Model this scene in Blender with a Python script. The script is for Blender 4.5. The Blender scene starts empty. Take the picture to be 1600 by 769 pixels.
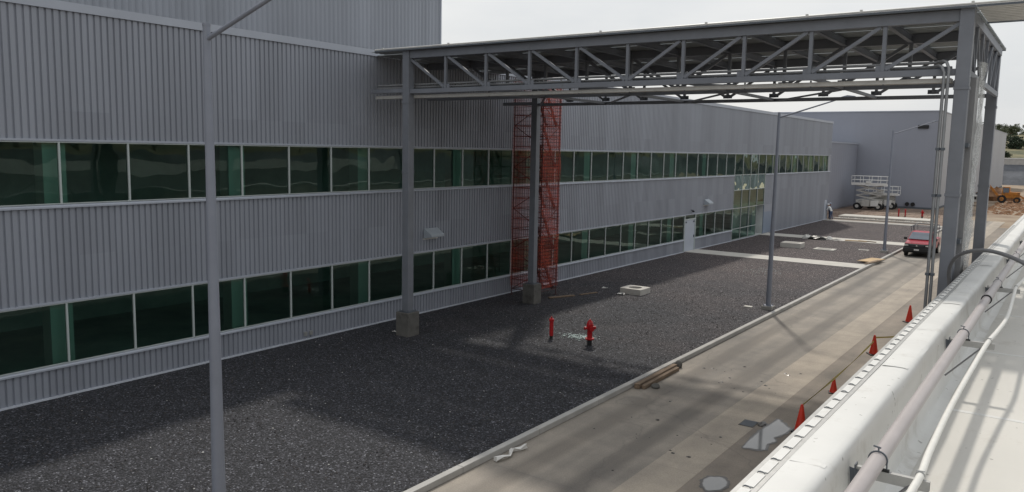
import bpy, bmesh, math, random
from mathutils import Vector, Matrix
random.seed(7)
R = math.radians
sc = bpy.context.scene
col = sc.collection

# ------------------------------------------------------------------ camera
cam_d = bpy.data.cameras.new("camera"); cam = bpy.data.objects.new("camera", cam_d); col.objects.link(cam)
YAW, PITCH, ROLL = R(35.2287), R(6.8993), R(1.0763)
f = Vector((-math.sin(YAW)*math.cos(PITCH), math.cos(YAW)*math.cos(PITCH), -math.sin(PITCH)))
r = Vector((math.cos(YAW), math.sin(YAW), 0)); u = r.cross(f)
r2 = math.cos(ROLL)*r + math.sin(ROLL)*u; u2 = -math.sin(ROLL)*r + math.cos(ROLL)*u
M = Matrix(((r2.x, u2.x, -f.x, 22.219), (r2.y, u2.y, -f.y, 0), (r2.z, u2.z, -f.z, 7.0), (0, 0, 0, 1)))
cam.matrix_world = M
cam_d.sensor_fit = 'HORIZONTAL'; cam_d.sensor_width = 36; cam_d.lens = 1246.07/1600*36
cam_d.clip_start = 0.1; cam_d.clip_end = 6000
sc.camera = cam

# ------------------------------------------------------------------ light
to_sun = Vector((-0.42, 0.76, 1.0)).normalized()
elev = math.asin(to_sun.z); azim = math.atan2(to_sun.x, to_sun.y)
w = bpy.data.worlds.new("World"); sc.world = w; w.use_nodes = True
nt = w.node_tree; N = nt.nodes; L = nt.links
bg = N['Background']; bg.inputs['Strength'].default_value = 0.1
sky = N.new('ShaderNodeTexSky'); sky.sky_type = 'NISHITA'; sky.sun_disc = False
sky.sun_elevation = elev; sky.sun_rotation = azim; sky.dust_density = 4.0; sky.air_density = 1.2
tc = N.new('ShaderNodeTexCoord'); mp = N.new('ShaderNodeMapping'); mp.inputs['Scale'].default_value = (1, 1, 3.2)
L.new(tc.outputs['Generated'], mp.inputs['Vector'])
nz = N.new('ShaderNodeTexNoise'); nz.inputs['Scale'].default_value = 2.6; nz.inputs['Detail'].default_value = 6; nz.inputs['Roughness'].default_value = 0.55
L.new(mp.outputs['Vector'], nz.inputs['Vector'])
cr = N.new('ShaderNodeValToRGB')
cr.color_ramp.elements[0].position = 0.32; cr.color_ramp.elements[0].color = (9.3, 9.7, 10.1, 1)
cr.color_ramp.elements[1].position = 0.62; cr.color_ramp.elements[1].color = (11.2, 11.3, 11.3, 1)
L.new(nz.outputs['Fac'], cr.inputs['Fac'])
mx = N.new('ShaderNodeMix'); mx.data_type = 'RGBA'; mx.inputs[0].default_value = 0.86
L.new(sky.outputs['Color'], mx.inputs[6]); L.new(cr.outputs['Color'], mx.inputs[7])
L.new(mx.outputs[2], bg.inputs['Color'])
sl = bpy.data.lights.new("sun", 'SUN'); sl.energy = 2.8; sl.angle = R(2.6); sl.color = (1.0, 0.94, 0.85)
so = bpy.data.objects.new("sun", sl); col.objects.link(so)
so.rotation_euler = (-to_sun).to_track_quat('-Z', 'Y').to_euler(); so.location = (0, 40, 60)
vs = sc.view_settings; vs.view_transform = 'Standard'; vs.look = 'None'; vs.gamma = 1; vs.exposure = -0.32
sc.cycles.max_bounces = 8; sc.cycles.transparent_max_bounces = 12
sc.cycles.use_denoising = True
sc.cycles.caustics_reflective = False; sc.cycles.caustics_refractive = False

# ------------------------------------------------------------------ materials
def newmat(name):
    m = bpy.data.materials.new(name); m.use_nodes = True
    return m, m.node_tree.nodes, m.node_tree.links, m.node_tree.nodes['Principled BSDF']
def mat(name, c, rough=0.6, metal=0.0, var=0.15, scale=3.0, bump=0.0, bscale=40.0, stretch=(1, 1, 1), dirt=None, spec=0.5, specks=None):
    """painted / mineral surface with patchy tone, optional dirt stains and fine relief (object space)"""
    m, N, L, b = newmat(name)
    tc = N.new('ShaderNodeTexCoord'); mp = N.new('ShaderNodeMapping'); mp.inputs['Scale'].default_value = stretch
    L.new(tc.outputs['Object'], mp.inputs['Vector'])
    nz = N.new('ShaderNodeTexNoise'); nz.inputs['Scale'].default_value = scale; nz.inputs['Detail'].default_value = 7; nz.inputs['Roughness'].default_value = 0.6
    L.new(mp.outputs['Vector'], nz.inputs['Vector'])
    cr = N.new('ShaderNodeValToRGB')
    cr.color_ramp.elements[0].position = 0.3; cr.color_ramp.elements[1].position = 0.7
    cr.color_ramp.elements[0].color = tuple(x*(1-var) for x in c)+(1,)
    cr.color_ramp.elements[1].color = tuple(min(1, x*(1+var)) for x in c)+(1,)
    L.new(nz.outputs['Fac'], cr.inputs['Fac'])
    out = cr.outputs['Color']
    if dirt:
        n2 = N.new('ShaderNodeTexNoise'); n2.inputs['Scale'].default_value = dirt[1]; n2.inputs['Detail'].default_value = 8; n2.inputs['Roughness'].default_value = 0.7
        L.new(mp.outputs['Vector'], n2.inputs['Vector'])
        r2_ = N.new('ShaderNodeMapRange'); r2_.inputs['From Min'].default_value = dirt[2]; r2_.inputs['From Max'].default_value = dirt[2]+0.15
        L.new(n2.outputs['Fac'], r2_.inputs['Value'])
        mx = N.new('ShaderNodeMix'); mx.data_type = 'RGBA'; mx.inputs[7].default_value = tuple(dirt[0])+(1,)
        L.new(r2_.outputs['Result'], mx.inputs[0]); L.new(out, mx.inputs[6]); out = mx.outputs[2]
    if specks:
        n4 = N.new('ShaderNodeTexNoise'); n4.inputs['Scale'].default_value = specks[1]; n4.inputs['Detail'].default_value = 3
        L.new(tc.outputs['Object'], n4.inputs['Vector'])
        r4 = N.new('ShaderNodeMapRange'); r4.inputs['From Min'].default_value = specks[2]; r4.inputs['From Max'].default_value = specks[2]+0.03; r4.inputs['To Max'].default_value = 0.75
        L.new(n4.outputs['Fac'], r4.inputs['Value'])
        m4 = N.new('ShaderNodeMix'); m4.data_type = 'RGBA'; m4.inputs[7].default_value = tuple(specks[0])+(1,)
        L.new(r4.outputs['Result'], m4.inputs[0]); L.new(out, m4.inputs[6]); out = m4.outputs[2]
    L.new(out, b.inputs['Base Color'])
    b.inputs['Roughness'].default_value = rough; b.inputs['Metallic'].default_value = metal
    b.inputs['Specular IOR Level'].default_value = spec
    if bump:
        n3 = N.new('ShaderNodeTexNoise'); n3.inputs['Scale'].default_value = bscale; n3.inputs['Detail'].default_value = 4
        L.new(tc.outputs['Object'], n3.inputs['Vector'])
        bp = N.new('ShaderNodeBump'); bp.inputs['Strength'].default_value = bump; bp.inputs['Distance'].default_value = 0.02
        L.new(n3.outputs['Fac'], bp.inputs['Height']); L.new(bp.outputs['Normal'], b.inputs['Normal'])
    return m

MT = {}
MT['panel'] = mat('panel_grey', (0.288, 0.306, 0.350), 0.45, 0, 0.11, 0.9, stretch=(1, 1, 0.06))
def sheets(m, width=0.99, amt=0.07):
    N = m.node_tree.nodes; L = m.node_tree.links; b = N['Principled BSDF']; src = b.inputs['Base Color'].links[0].from_socket
    ge = N.new('ShaderNodeNewGeometry'); sx = N.new('ShaderNodeSeparateXYZ'); L.new(ge.outputs['Position'], sx.inputs[0])
    dv = N.new('ShaderNodeMath'); dv.operation = 'DIVIDE'; dv.inputs[1].default_value = width; L.new(sx.outputs['Y'], dv.inputs[0])
    fl = N.new('ShaderNodeMath'); fl.operation = 'FLOOR'; L.new(dv.outputs[0], fl.inputs[0])
    z2 = N.new('ShaderNodeMath'); z2.operation = 'DIVIDE'; z2.inputs[1].default_value = 3.9; L.new(sx.outputs['Z'], z2.inputs[0])
    f2 = N.new('ShaderNodeMath'); f2.operation = 'FLOOR'; L.new(z2.outputs[0], f2.inputs[0])
    cb = N.new('ShaderNodeCombineXYZ'); L.new(fl.outputs[0], cb.inputs[0]); L.new(f2.outputs[0], cb.inputs[1])
    wn = N.new('ShaderNodeTexWhiteNoise'); wn.noise_dimensions = '3D'; L.new(cb.outputs[0], wn.inputs['Vector'])
    mr = N.new('ShaderNodeMapRange'); mr.inputs['To Min'].default_value = 1-amt; mr.inputs['To Max'].default_value = 1+amt; L.new(wn.outputs['Value'], mr.inputs['Value'])
    vm = N.new('ShaderNodeVectorMath'); vm.operation = 'SCALE'; L.new(src, vm.inputs[0]); L.new(mr.outputs[0], vm.inputs['Scale']); L.new(vm.outputs[0], b.inputs['Base Color'])
sheets(MT['panel'])
MT['panel_far'] = mat('panel_far', (0.335, 0.345, 0.385), 0.5, 0, 0.06, 0.15)
MT['trim'] = mat('trim_grey', (0.40, 0.43, 0.49), 0.4, 0, 0.05, 1.0)
MT['flash'] = mat('base_flashing', (0.55, 0.58, 0.64), 0.45, 0, 0.1, 1.0)
MT['mullion'] = mat('mullion', (0.47, 0.52, 0.51), 0.4, 0, 0.04, 1.0)
MT['steel'] = mat('steel_paint', (0.18, 0.192, 0.218), 0.5, 0, 0.10, 2.0, dirt=((0.12, 0.115, 0.11), 1.3, 0.64))
MT['steel_dark'] = mat('steel_dark', (0.10, 0.115, 0.135), 0.55, 0, 0.1, 2.0)
MT['deck'] = mat('deck_sheet', (0.30, 0.32, 0.325), 0.5, 0, 0.1, 1.0)
MT['galv'] = mat('galvanised', (0.42, 0.42, 0.41), 0.42, 0.45, 0.12, 6.0)
MT['galv_light'] = mat('pale_metal', (0.62, 0.61, 0.58), 0.45, 0.2, 0.1, 4.0)
MT['pole'] = mat('pole_grey', (0.23, 0.25, 0.30), 0.5, 0.1, 0.07, 2.0)
MT['concrete'] = mat('concrete', (0.36, 0.345, 0.32), 0.9, 0, 0.15, 1.5, 0.3, 30, dirt=((0.22, 0.21, 0.19), 0.9, 0.6))
MT['concrete_light'] = mat('concrete_light', (0.52, 0.50, 0.46), 0.9, 0, 0.10, 1.2, 0.2, 30, dirt=((0.36, 0.34, 0.31), 0.7, 0.6))
MT['pedestal'] = mat('pedestal_concrete', (0.13, 0.125, 0.115), 0.95, 0, 0.2, 3.0, 0.4, 30, dirt=((0.055, 0.05, 0.045), 1.6, 0.52))
MT['kerb'] = mat('kerb_concrete', (0.43, 0.42, 0.40), 0.9, 0, 0.14, 1.2, 0.3, 30)
MT['red'] = mat('hydrant_red', (0.42, 0.012, 0.016), 0.4, 0, 0.15, 6.0)
MT['black'] = mat('black_rubber', (0.012, 0.012, 0.013), 0.6, 0, 0.2, 6.0)
MT['wood'] = mat('old_timber', (0.20, 0.145, 0.10), 0.9, 0, 0.35, 3.0, 0.4, 30, stretch=(6, 0.6, 6))
MT['ply'] = mat('plywood', (0.50, 0.36, 0.21), 0.85, 0, 0.2, 2.0)
MT['cone'] = mat('cone_orange', (0.62, 0.035, 0.012), 0.5, 0, 0.15, 4.0)
MT['tape'] = mat('caution_tape', (0.52, 0.43, 0.12), 0.5, 0, 0.15, 3.0)
MT['membrane'] = mat('roof_membrane', (0.64, 0.64, 0.62), 0.55, 0, 0.06, 0.9, 0.2, 5.0, dirt=((0.50, 0.485, 0.45), 1.3, 0.55), specks=((0.25, 0.24, 0.22), 9.0, 0.70))
MT['roof'] = mat('roof_floor', (0.58, 0.565, 0.525), 0.6, 0, 0.06, 0.8, 0.10, 4.0, dirt=((0.50, 0.475, 0.43), 1.6, 0.57), stretch=(1.0, 0.5, 1), specks=((0.22, 0.21, 0.19), 8.0, 0.70))
MT['pvc'] = mat('pvc_grey', (0.40, 0.365, 0.36), 0.4, 0, 0.06, 2.0)
MT['hose'] = mat('hose_white', (0.72, 0.71, 0.67), 0.45, 0, 0.05, 8.0)
MT['conduit_dark'] = mat('conduit_dark', (0.16, 0.16, 0.165), 0.45, 0, 0.15, 6.0)
MT['truck_red'] = mat('truck_red', (0.36, 0.022, 0.042), 0.25, 0, 0.05, 1.0)
MT['white'] = mat('white_paint', (0.72, 0.72, 0.70), 0.45, 0, 0.06, 3.0)
MT['lift_grey'] = mat('lift_grey', (0.50, 0.49, 0.46), 0.5, 0, 0.15, 3.0)
MT['yellow'] = mat('machine_orange', (0.50, 0.19, 0.025), 0.6, 0, 0.2, 2.0, dirt=((0.20, 0.10, 0.045), 1.2, 0.48))
MT['blue_panel'] = mat('door_blue', (0.22, 0.27, 0.35), 0.4, 0, 0.05, 1.0)
MT['door'] = mat('door_grey', (0.44, 0.48, 0.55), 0.4, 0, 0.04, 1.0)
MT['interior'] = mat('interior_dark', (0.55, 0.58, 0.57), 0.9, 0, 0.3, 0.4)
MT['int_white'] = mat('interior_column', (0.75, 0.78, 0.76), 0.7, 0, 0.04, 1.0)
MT['ceil'] = mat('interior_ceiling', (0.55, 0.58, 0.56), 0.9, 0, 0.1, 0.5)
MT['chrome'] = mat('chrome', (0.7, 0.7, 0.7), 0.15, 0.9, 0.02, 1.0)
MT['lens'] = mat('lamp_lens', (0.6, 0.6, 0.58), 0.1, 0, 0.05, 3.0)
MT['bark'] = mat('bark', (0.10, 0.075, 0.05), 0.95, 0, 0.2, 5.0)
MT['plastic_black'] = mat('black_plastic', (0.02, 0.02, 0.018), 0.35, 0, 0.3, 4.0)
MT['paper'] = mat('paper', (0.72, 0.71, 0.68), 0.8, 0, 0.05, 4.0)
MT['tyre'] = MT['black']

def leafmat(name, c):
    m, N, L, b = newmat(name)
    oi = N.new('ShaderNodeObjectInfo'); ge = N.new('ShaderNodeNewGeometry')
    cr = N.new('ShaderNodeValToRGB')
    cr.color_ramp.elements[0].color = tuple(x*0.6 for x in c)+(1,); cr.color_ramp.elements[1].color = tuple(x*1.5 for x in c)+(1,)
    L.new(ge.outputs['Random Per Island'], cr.inputs['Fac']); L.new(cr.outputs['Color'], b.inputs['Base Color'])
    b.inputs['Roughness'].default_value = 0.8
    return m
MT['leaf'] = leafmat('foliage', (0.085, 0.10, 0.055)); MT['leaf_dark'] = leafmat('foliage_dark', (0.022, 0.038, 0.018))

def glassmat(name, tint, wav):
    m, N, L, b = newmat(name); N.remove(b)
    out = N['Material Output']
    tr = N.new('ShaderNodeBsdfTransparent'); tr.inputs['Color'].default_value = tint+(1,)
    gl = N.new('ShaderNodeBsdfGlossy'); gl.inputs['Roughness'].default_value = 0.015; gl.inputs['Color'].default_value = (0.78, 0.95, 0.87, 1)
    fr = N.new('ShaderNodeFresnel'); fr.inputs['IOR'].default_value = 1.62
    ms = N.new('ShaderNodeMixShader')
    oi = N.new('ShaderNodeObjectInfo'); tc = N.new('ShaderNodeTexCoord')
    ad = N.new('ShaderNodeVectorMath'); ad.operation = 'MULTIPLY_ADD'
    L.new(tc.outputs['Object'], ad.inputs[0]); ad.inputs[1].default_value = (1, 1, 1)
    cb = N.new('ShaderNodeCombineXYZ'); ml = N.new('ShaderNodeMath'); ml.operation = 'MULTIPLY'; ml.inputs[1].default_value = 37.0
    L.new(oi.outputs['Random'], ml.inputs[0]); L.new(ml.outputs[0], cb.inputs[0]); L.new(ml.outputs[0], cb.inputs[2])
    L.new(cb.outputs[0], ad.inputs[2])
    nz = N.new('ShaderNodeTexNoise'); nz.inputs['Scale'].default_value = 0.55; nz.inputs['Detail'].default_value = 1.5
    L.new(ad.outputs[0], nz.inputs['Vector'])
    bp = N.new('ShaderNodeBump'); bp.inputs['Strength'].default_value = 1.0; bp.inputs['Distance'].default_value = wav
    L.new(nz.outputs['Fac'], bp.inputs['Height']); L.new(bp.outputs['Normal'], gl.inputs['Normal'])
    L.new(fr.outputs[0], ms.inputs[0]); L.new(tr.outputs[0], ms.inputs[1]); L.new(gl.outputs[0], ms.inputs[2])
    L.new(ms.outputs[0], out.inputs['Surface'])
    return m
MT['glass'] = glassmat('green_glass', (0.40, 0.63, 0.55), 0.013)
MT['glass_wavy'] = glassmat('wavy_glass', (0.36, 0.60, 0.51), 0.06)
MT['car_glass'] = mat('car_glass', (0.14, 0.17, 0.21), 0.05, 0, 0.1, 1.0, spec=1.0)

def gravelmat():
    m, N, L, b = newmat('gravel')
    ge = N.new('ShaderNodeNewGeometry')
    v = N.new('ShaderNodeTexVoronoi'); v.inputs['Scale'].default_value = 30; L.new(ge.outputs['Position'], v.inputs['Vector'])
    v2 = N.new('ShaderNodeTexVoronoi'); v2.inputs['Scale'].default_value = 9; L.new(ge.outputs['Position'], v2.inputs['Vector'])
    sp = N.new('ShaderNodeSeparateColor'); L.new(v.outputs['Color'], sp.inputs[0])
    cr = N.new('ShaderNodeValToRGB'); e = cr.color_ramp.elements
    e[0].position = 0; e[0].color = (0.015, 0.015, 0.016, 1); e[1].position = 1; e[1].color = (0.32, 0.305, 0.30, 1)
    a = e.new(0.5); a.color = (0.031, 0.030, 0.031, 1); a = e.new(0.85); a.color = (0.076, 0.072, 0.074, 1); a = e.new(0.965); a.color = (0.14, 0.132, 0.135, 1)
    L.new(sp.outputs[0], cr.inputs['Fac'])
    nz = N.new('ShaderNodeTexNoise'); nz.inputs['Scale'].default_value = 0.12; nz.inputs['Detail'].default_value = 8; nz.inputs['Roughness'].default_value = 0.7
    L.new(ge.outputs['Position'], nz.inputs['Vector'])
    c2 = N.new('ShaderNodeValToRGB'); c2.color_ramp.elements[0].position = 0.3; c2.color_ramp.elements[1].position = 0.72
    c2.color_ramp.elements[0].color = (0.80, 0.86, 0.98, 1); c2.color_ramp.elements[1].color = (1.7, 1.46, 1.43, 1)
    # redder stone farther along; the ramp also paints in sunlit brightness there
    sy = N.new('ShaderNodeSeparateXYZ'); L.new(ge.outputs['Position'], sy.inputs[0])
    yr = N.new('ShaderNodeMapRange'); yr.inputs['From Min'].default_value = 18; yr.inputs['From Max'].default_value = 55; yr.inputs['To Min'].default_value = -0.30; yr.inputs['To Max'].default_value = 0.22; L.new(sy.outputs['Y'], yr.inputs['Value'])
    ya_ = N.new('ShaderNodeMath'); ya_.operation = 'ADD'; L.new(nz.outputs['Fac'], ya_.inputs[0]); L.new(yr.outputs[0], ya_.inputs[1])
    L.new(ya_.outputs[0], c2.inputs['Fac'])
    mx = N.new('ShaderNodeMix'); mx.data_type = 'RGBA'; mx.blend_type = 'MULTIPLY'; mx.inputs[0].default_value = 1
    L.new(cr.outputs[0], mx.inputs[6]); L.new(c2.outputs[0], mx.inputs[7]); L.new(mx.outputs[2], b.inputs['Base Color'])
    b.inputs['Roughness'].default_value = 0.85; b.inputs['Specular IOR Level'].default_value = 0.35
    ad = N.new('ShaderNodeMath'); ad.operation = 'ADD'
    L.new(v.outputs['Distance'], ad.inputs[0]); L.new(v2.outputs['Distance'], ad.inputs[1])
    bp = N.new('ShaderNodeBump'); bp.invert = True; bp.inputs['Strength'].default_value = 0.65; bp.inputs['Distance'].default_value = 0.035
    L.new(ad.outputs[0], bp.inputs['Height']); L.new(bp.outputs['Normal'], b.inputs['Normal'])
    return m
MT['gravel'] = gravelmat()

def roadmat(name, c, stain, slab=4.6, tracks=True, x0=14.0):
    m, N, L, b = newmat(name)
    ge = N.new('ShaderNodeNewGeometry')
    mp = N.new('ShaderNodeMapping'); mp.inputs['Scale'].default_value = (0.9, 0.10, 1); L.new(ge.outputs['Position'], mp.inputs['Vector'])
    n1 = N.new('ShaderNodeTexNoise'); n1.inputs['Scale'].default_value = 0.9; n1.inputs['Detail'].default_value = 6; n1.inputs['Roughness'].default_value = 0.6; L.new(mp.outputs[0], n1.inputs['Vector'])
    n2 = N.new('ShaderNodeTexNoise'); n2.inputs['Scale'].default_value = 0.45; n2.inputs['Detail'].default_value = 8; n2.inputs['Roughness'].default_value = 0.68; L.new(ge.outputs['Position'], n2.inputs['Vector'])
    n3 = N.new('ShaderNodeTexNoise'); n3.inputs['Scale'].default_value = 30; n3.inputs['Detail'].default_value = 4; L.new(ge.outputs['Position'], n3.inputs['Vector'])
    cr = N.new('ShaderNodeValToRGB'); cr.color_ramp.elements[0].position = 0.35; cr.color_ramp.elements[1].position = 0.62
    cr.color_ramp.elements[0].color = tuple(stain)+(1,); cr.color_ramp.elements[1].color = tuple(c)+(1,)
    L.new(n1.outputs['Fac'], cr.inputs['Fac'])
    c2 = N.new('ShaderNodeValToRGB'); c2.color_ramp.elements[0].position = 0.30; c2.color_ramp.elements[1].position = 0.66
    c2.color_ramp.elements[0].color = (0.70, 0.69, 0.68, 1); c2.color_ramp.elements[1].color = (1.12, 1.08, 1.02, 1); L.new(n2.outputs['Fac'], c2.inputs['Fac'])
    mx = N.new('ShaderNodeMix'); mx.data_type = 'RGBA'; mx.blend_type = 'MULTIPLY'; mx.inputs[0].default_value = 1
    L.new(cr.outputs[0], mx.inputs[6]); L.new(c2.outputs[0], mx.inputs[7])
    c3 = N.new('ShaderNodeValToRGB'); c3.color_ramp.elements[0].position = 0.3; c3.color_ramp.elements[1].position = 0.7
    c3.color_ramp.elements[0].color = (0.86, 0.86, 0.86, 1); c3.color_ramp.elements[1].color = (1.1, 1.1, 1.1, 1); L.new(n3.outputs['Fac'], c3.inputs['Fac'])
    m3 = N.new('ShaderNodeMix'); m3.data_type = 'RGBA'; m3.blend_type = 'MULTIPLY'; m3.inputs[0].default_value = 1
    L.new(mx.outputs[2], m3.inputs[6]); L.new(c3.outputs[0], m3.inputs[7]); out = m3.outputs[2]
    # saw-cut joints across the slab
    sx = N.new('ShaderNodeSeparateXYZ'); L.new(ge.outputs['Position'], sx.inputs[0])
    md = N.new('ShaderNodeMath'); md.operation = 'PINGPONG'; md.inputs[1].default_value = slab/2; L.new(sx.outputs['Y'], md.inputs[0])
    lt = N.new('ShaderNodeMath'); lt.operation = 'LESS_THAN'; lt.inputs[1].default_value = 0.012; L.new(md.outputs[0], lt.inputs[0])
    if tracks:      # worn wheel tracks along the lane
        acc = None
        for xc in (12.75, 14.15):
            sb_ = N.new('ShaderNodeMath'); sb_.operation = 'SUBTRACT'; sb_.inputs[1].default_value = xc; L.new(sx.outputs['X'], sb_.inputs[0])
            ab = N.new('ShaderNodeMath'); ab.operation = 'ABSOLUTE'; L.new(sb_.outputs[0], ab.inputs[0])
            rg = N.new('ShaderNodeMapRange'); rg.interpolation_type = 'SMOOTHSTEP'; rg.inputs['From Min'].default_value = 0.12; rg.inputs['From Max'].default_value = 0.42; rg.inputs['To Min'].default_value = 1; rg.inputs['To Max'].default_value = 0; L.new(ab.outputs[0], rg.inputs['Value'])
            if acc is None: acc = rg.outputs[0]
            else:
                ad = N.new('ShaderNodeMath'); ad.operation = 'MAXIMUM'; L.new(acc, ad.inputs[0]); L.new(rg.outputs[0], ad.inputs[1]); acc = ad.outputs[0]
        nn = N.new('ShaderNodeMath'); nn.operation = 'MULTIPLY'; L.new(acc, nn.inputs[0]); L.new(n2.outputs['Fac'], nn.inputs[1])
        tk = N.new('ShaderNodeMix'); tk.data_type = 'RGBA'; tk.blend_type = 'MULTIPLY'; tk.inputs[7].default_value = (0.45, 0.45, 0.46, 1); L.new(nn.outputs[0], tk.inputs[0]); L.new(out, tk.inputs[6]); out = tk.outputs[2]
    wp = N.new('ShaderNodeVectorMath'); wp.operation = 'ADD'; L.new(ge.outputs['Position'], wp.inputs[0])
    wn = N.new('ShaderNodeTexNoise'); wn.inputs['Scale'].default_value = 0.9; wn.inputs['Detail'].default_value = 5; L.new(ge.outputs['Position'], wn.inputs['Vector']); L.new(wn.outputs['Color'], wp.inputs[1])
    vc = N.new('ShaderNodeTexVoronoi'); vc.feature = 'DISTANCE_TO_EDGE'; vc.inputs['Scale'].default_value = 0.16; L.new(wp.outputs[0], vc.inputs['Vector'])
    cl = N.new('ShaderNodeMapRange'); cl.inputs['From Min'].default_value = 0.0; cl.inputs['From Max'].default_value = 0.006; cl.inputs['To Min'].default_value = 0.24; cl.inputs['To Max'].default_value = 0.0; L.new(vc.outputs['Distance'], cl.inputs['Value'])
    ck = N.new('ShaderNodeMix'); ck.data_type = 'RGBA'; ck.inputs[7].default_value = (0.09, 0.085, 0.08, 1); L.new(cl.outputs[0], ck.inputs[0]); L.new(out, ck.inputs[6]); out = ck.outputs[2]
    mj = N.new('ShaderNodeMix'); mj.data_type = 'RGBA'; mj.inputs[7].default_value = (0.10, 0.095, 0.09, 1)
    mf = N.new('ShaderNodeMath'); mf.operation = 'MULTIPLY'; mf.inputs[1].default_value = 0.22; L.new(lt.outputs[0], mf.inputs[0])
    L.new(mf.outputs[0], mj.inputs[0]); L.new(out, mj.inputs[6]); L.new(mj.outputs[2], b.inputs['Base Color'])
    b.inputs['Roughness'].default_value = 0.85
    bp = N.new('ShaderNodeBump'); bp.inputs['Strength'].default_value = 0.25; bp.inputs['Distance'].default_value = 0.01
    L.new(n3.outputs['Fac'], bp.inputs['Height']); L.new(bp.outputs['Normal'], b.inputs['Normal'])
    return m
MT['road'] = roadmat('road_concrete', (0.33, 0.303, 0.27), (0.225, 0.212, 0.197))
MT['gutter'] = roadmat('gutter_concrete', (0.435, 0.39, 0.335), (0.35, 0.315, 0.275), 2.3, False)
MT['apron'] = roadmat('apron_concrete', (0.285, 0.252, 0.22), (0.20, 0.18, 0.157), 4.6, False)

def groundmat(name, c1, c2, c3, s=0.05):
    m, N, L, b = newmat(name)
    ge = N.new('ShaderNodeNewGeometry')
    n1 = N.new('ShaderNodeTexNoise'); n1.inputs['Scale'].default_value = s; n1.inputs['Detail'].default_value = 10; n1.inputs['Roughness'].default_value = 0.68; L.new(ge.outputs['Position'], n1.inputs['Vector'])
    cr = N.new('ShaderNodeValToRGB'); e = cr.color_ramp.elements
    e[0].position = 0.35; e[0].color = c1+(1,); e[1].position = 0.66; e[1].color = c3+(1,); k = e.new(0.5); k.color = c2+(1,)
    L.new(n1.outputs['Fac'], cr.inputs['Fac']); L.new(cr.outputs[0], b.inputs['Base Color']); b.inputs['Roughness'].default_value = 0.95
    n2 = N.new('ShaderNodeTexNoise'); n2.inputs['Scale'].default_value = 4; n2.inputs['Detail'].default_value = 6; L.new(ge.outputs['Position'], n2.inputs['Vector'])
    bp = N.new('ShaderNodeBump'); bp.inputs['Strength'].default_value = 0.6; bp.inputs['Distance'].default_value = 0.08
    L.new(n2.outputs['Fac'], bp.inputs['Height']); L.new(bp.outputs['Normal'], b.inputs['Normal'])
    return m
MT['dirt'] = groundmat('dirt', (0.18, 0.12, 0.08), (0.29, 0.225, 0.16), (0.37, 0.305, 0.23), 0.12)
MT['dirt_brown'] = groundmat('dirt_brown', (0.12, 0.08, 0.06), (0.21, 0.15, 0.115), (0.29, 0.22, 0.17), 0.3)
MT['hill'] = groundmat('hill_scrub', (0.055, 0.065, 0.03), (0.16, 0.145, 0.075), (0.30, 0.25, 0.15), 0.06)
MT['bank'] = groundmat('bank_rock', (0.045, 0.05, 0.056), (0.085, 0.09, 0.10), (0.17, 0.18, 0.20), 0.06)

def water():
    m, N, L, b = newmat('puddle_water')
    b.inputs['Base Color'].default_value = (0.22, 0.22, 0.215, 1); b.inputs['Roughness'].default_value = 0.05; b.inputs['IOR'].default_value = 1.33
    b.inputs['Specular IOR Level'].default_value = 1.0
    return m
MT['water'] = water()
MT['rust_dirt'] = groundmat('rust_dirt', (0.13, 0.06, 0.03), (0.23, 0.12, 0.06), (0.31, 0.18, 0.10), 0.6)

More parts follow.
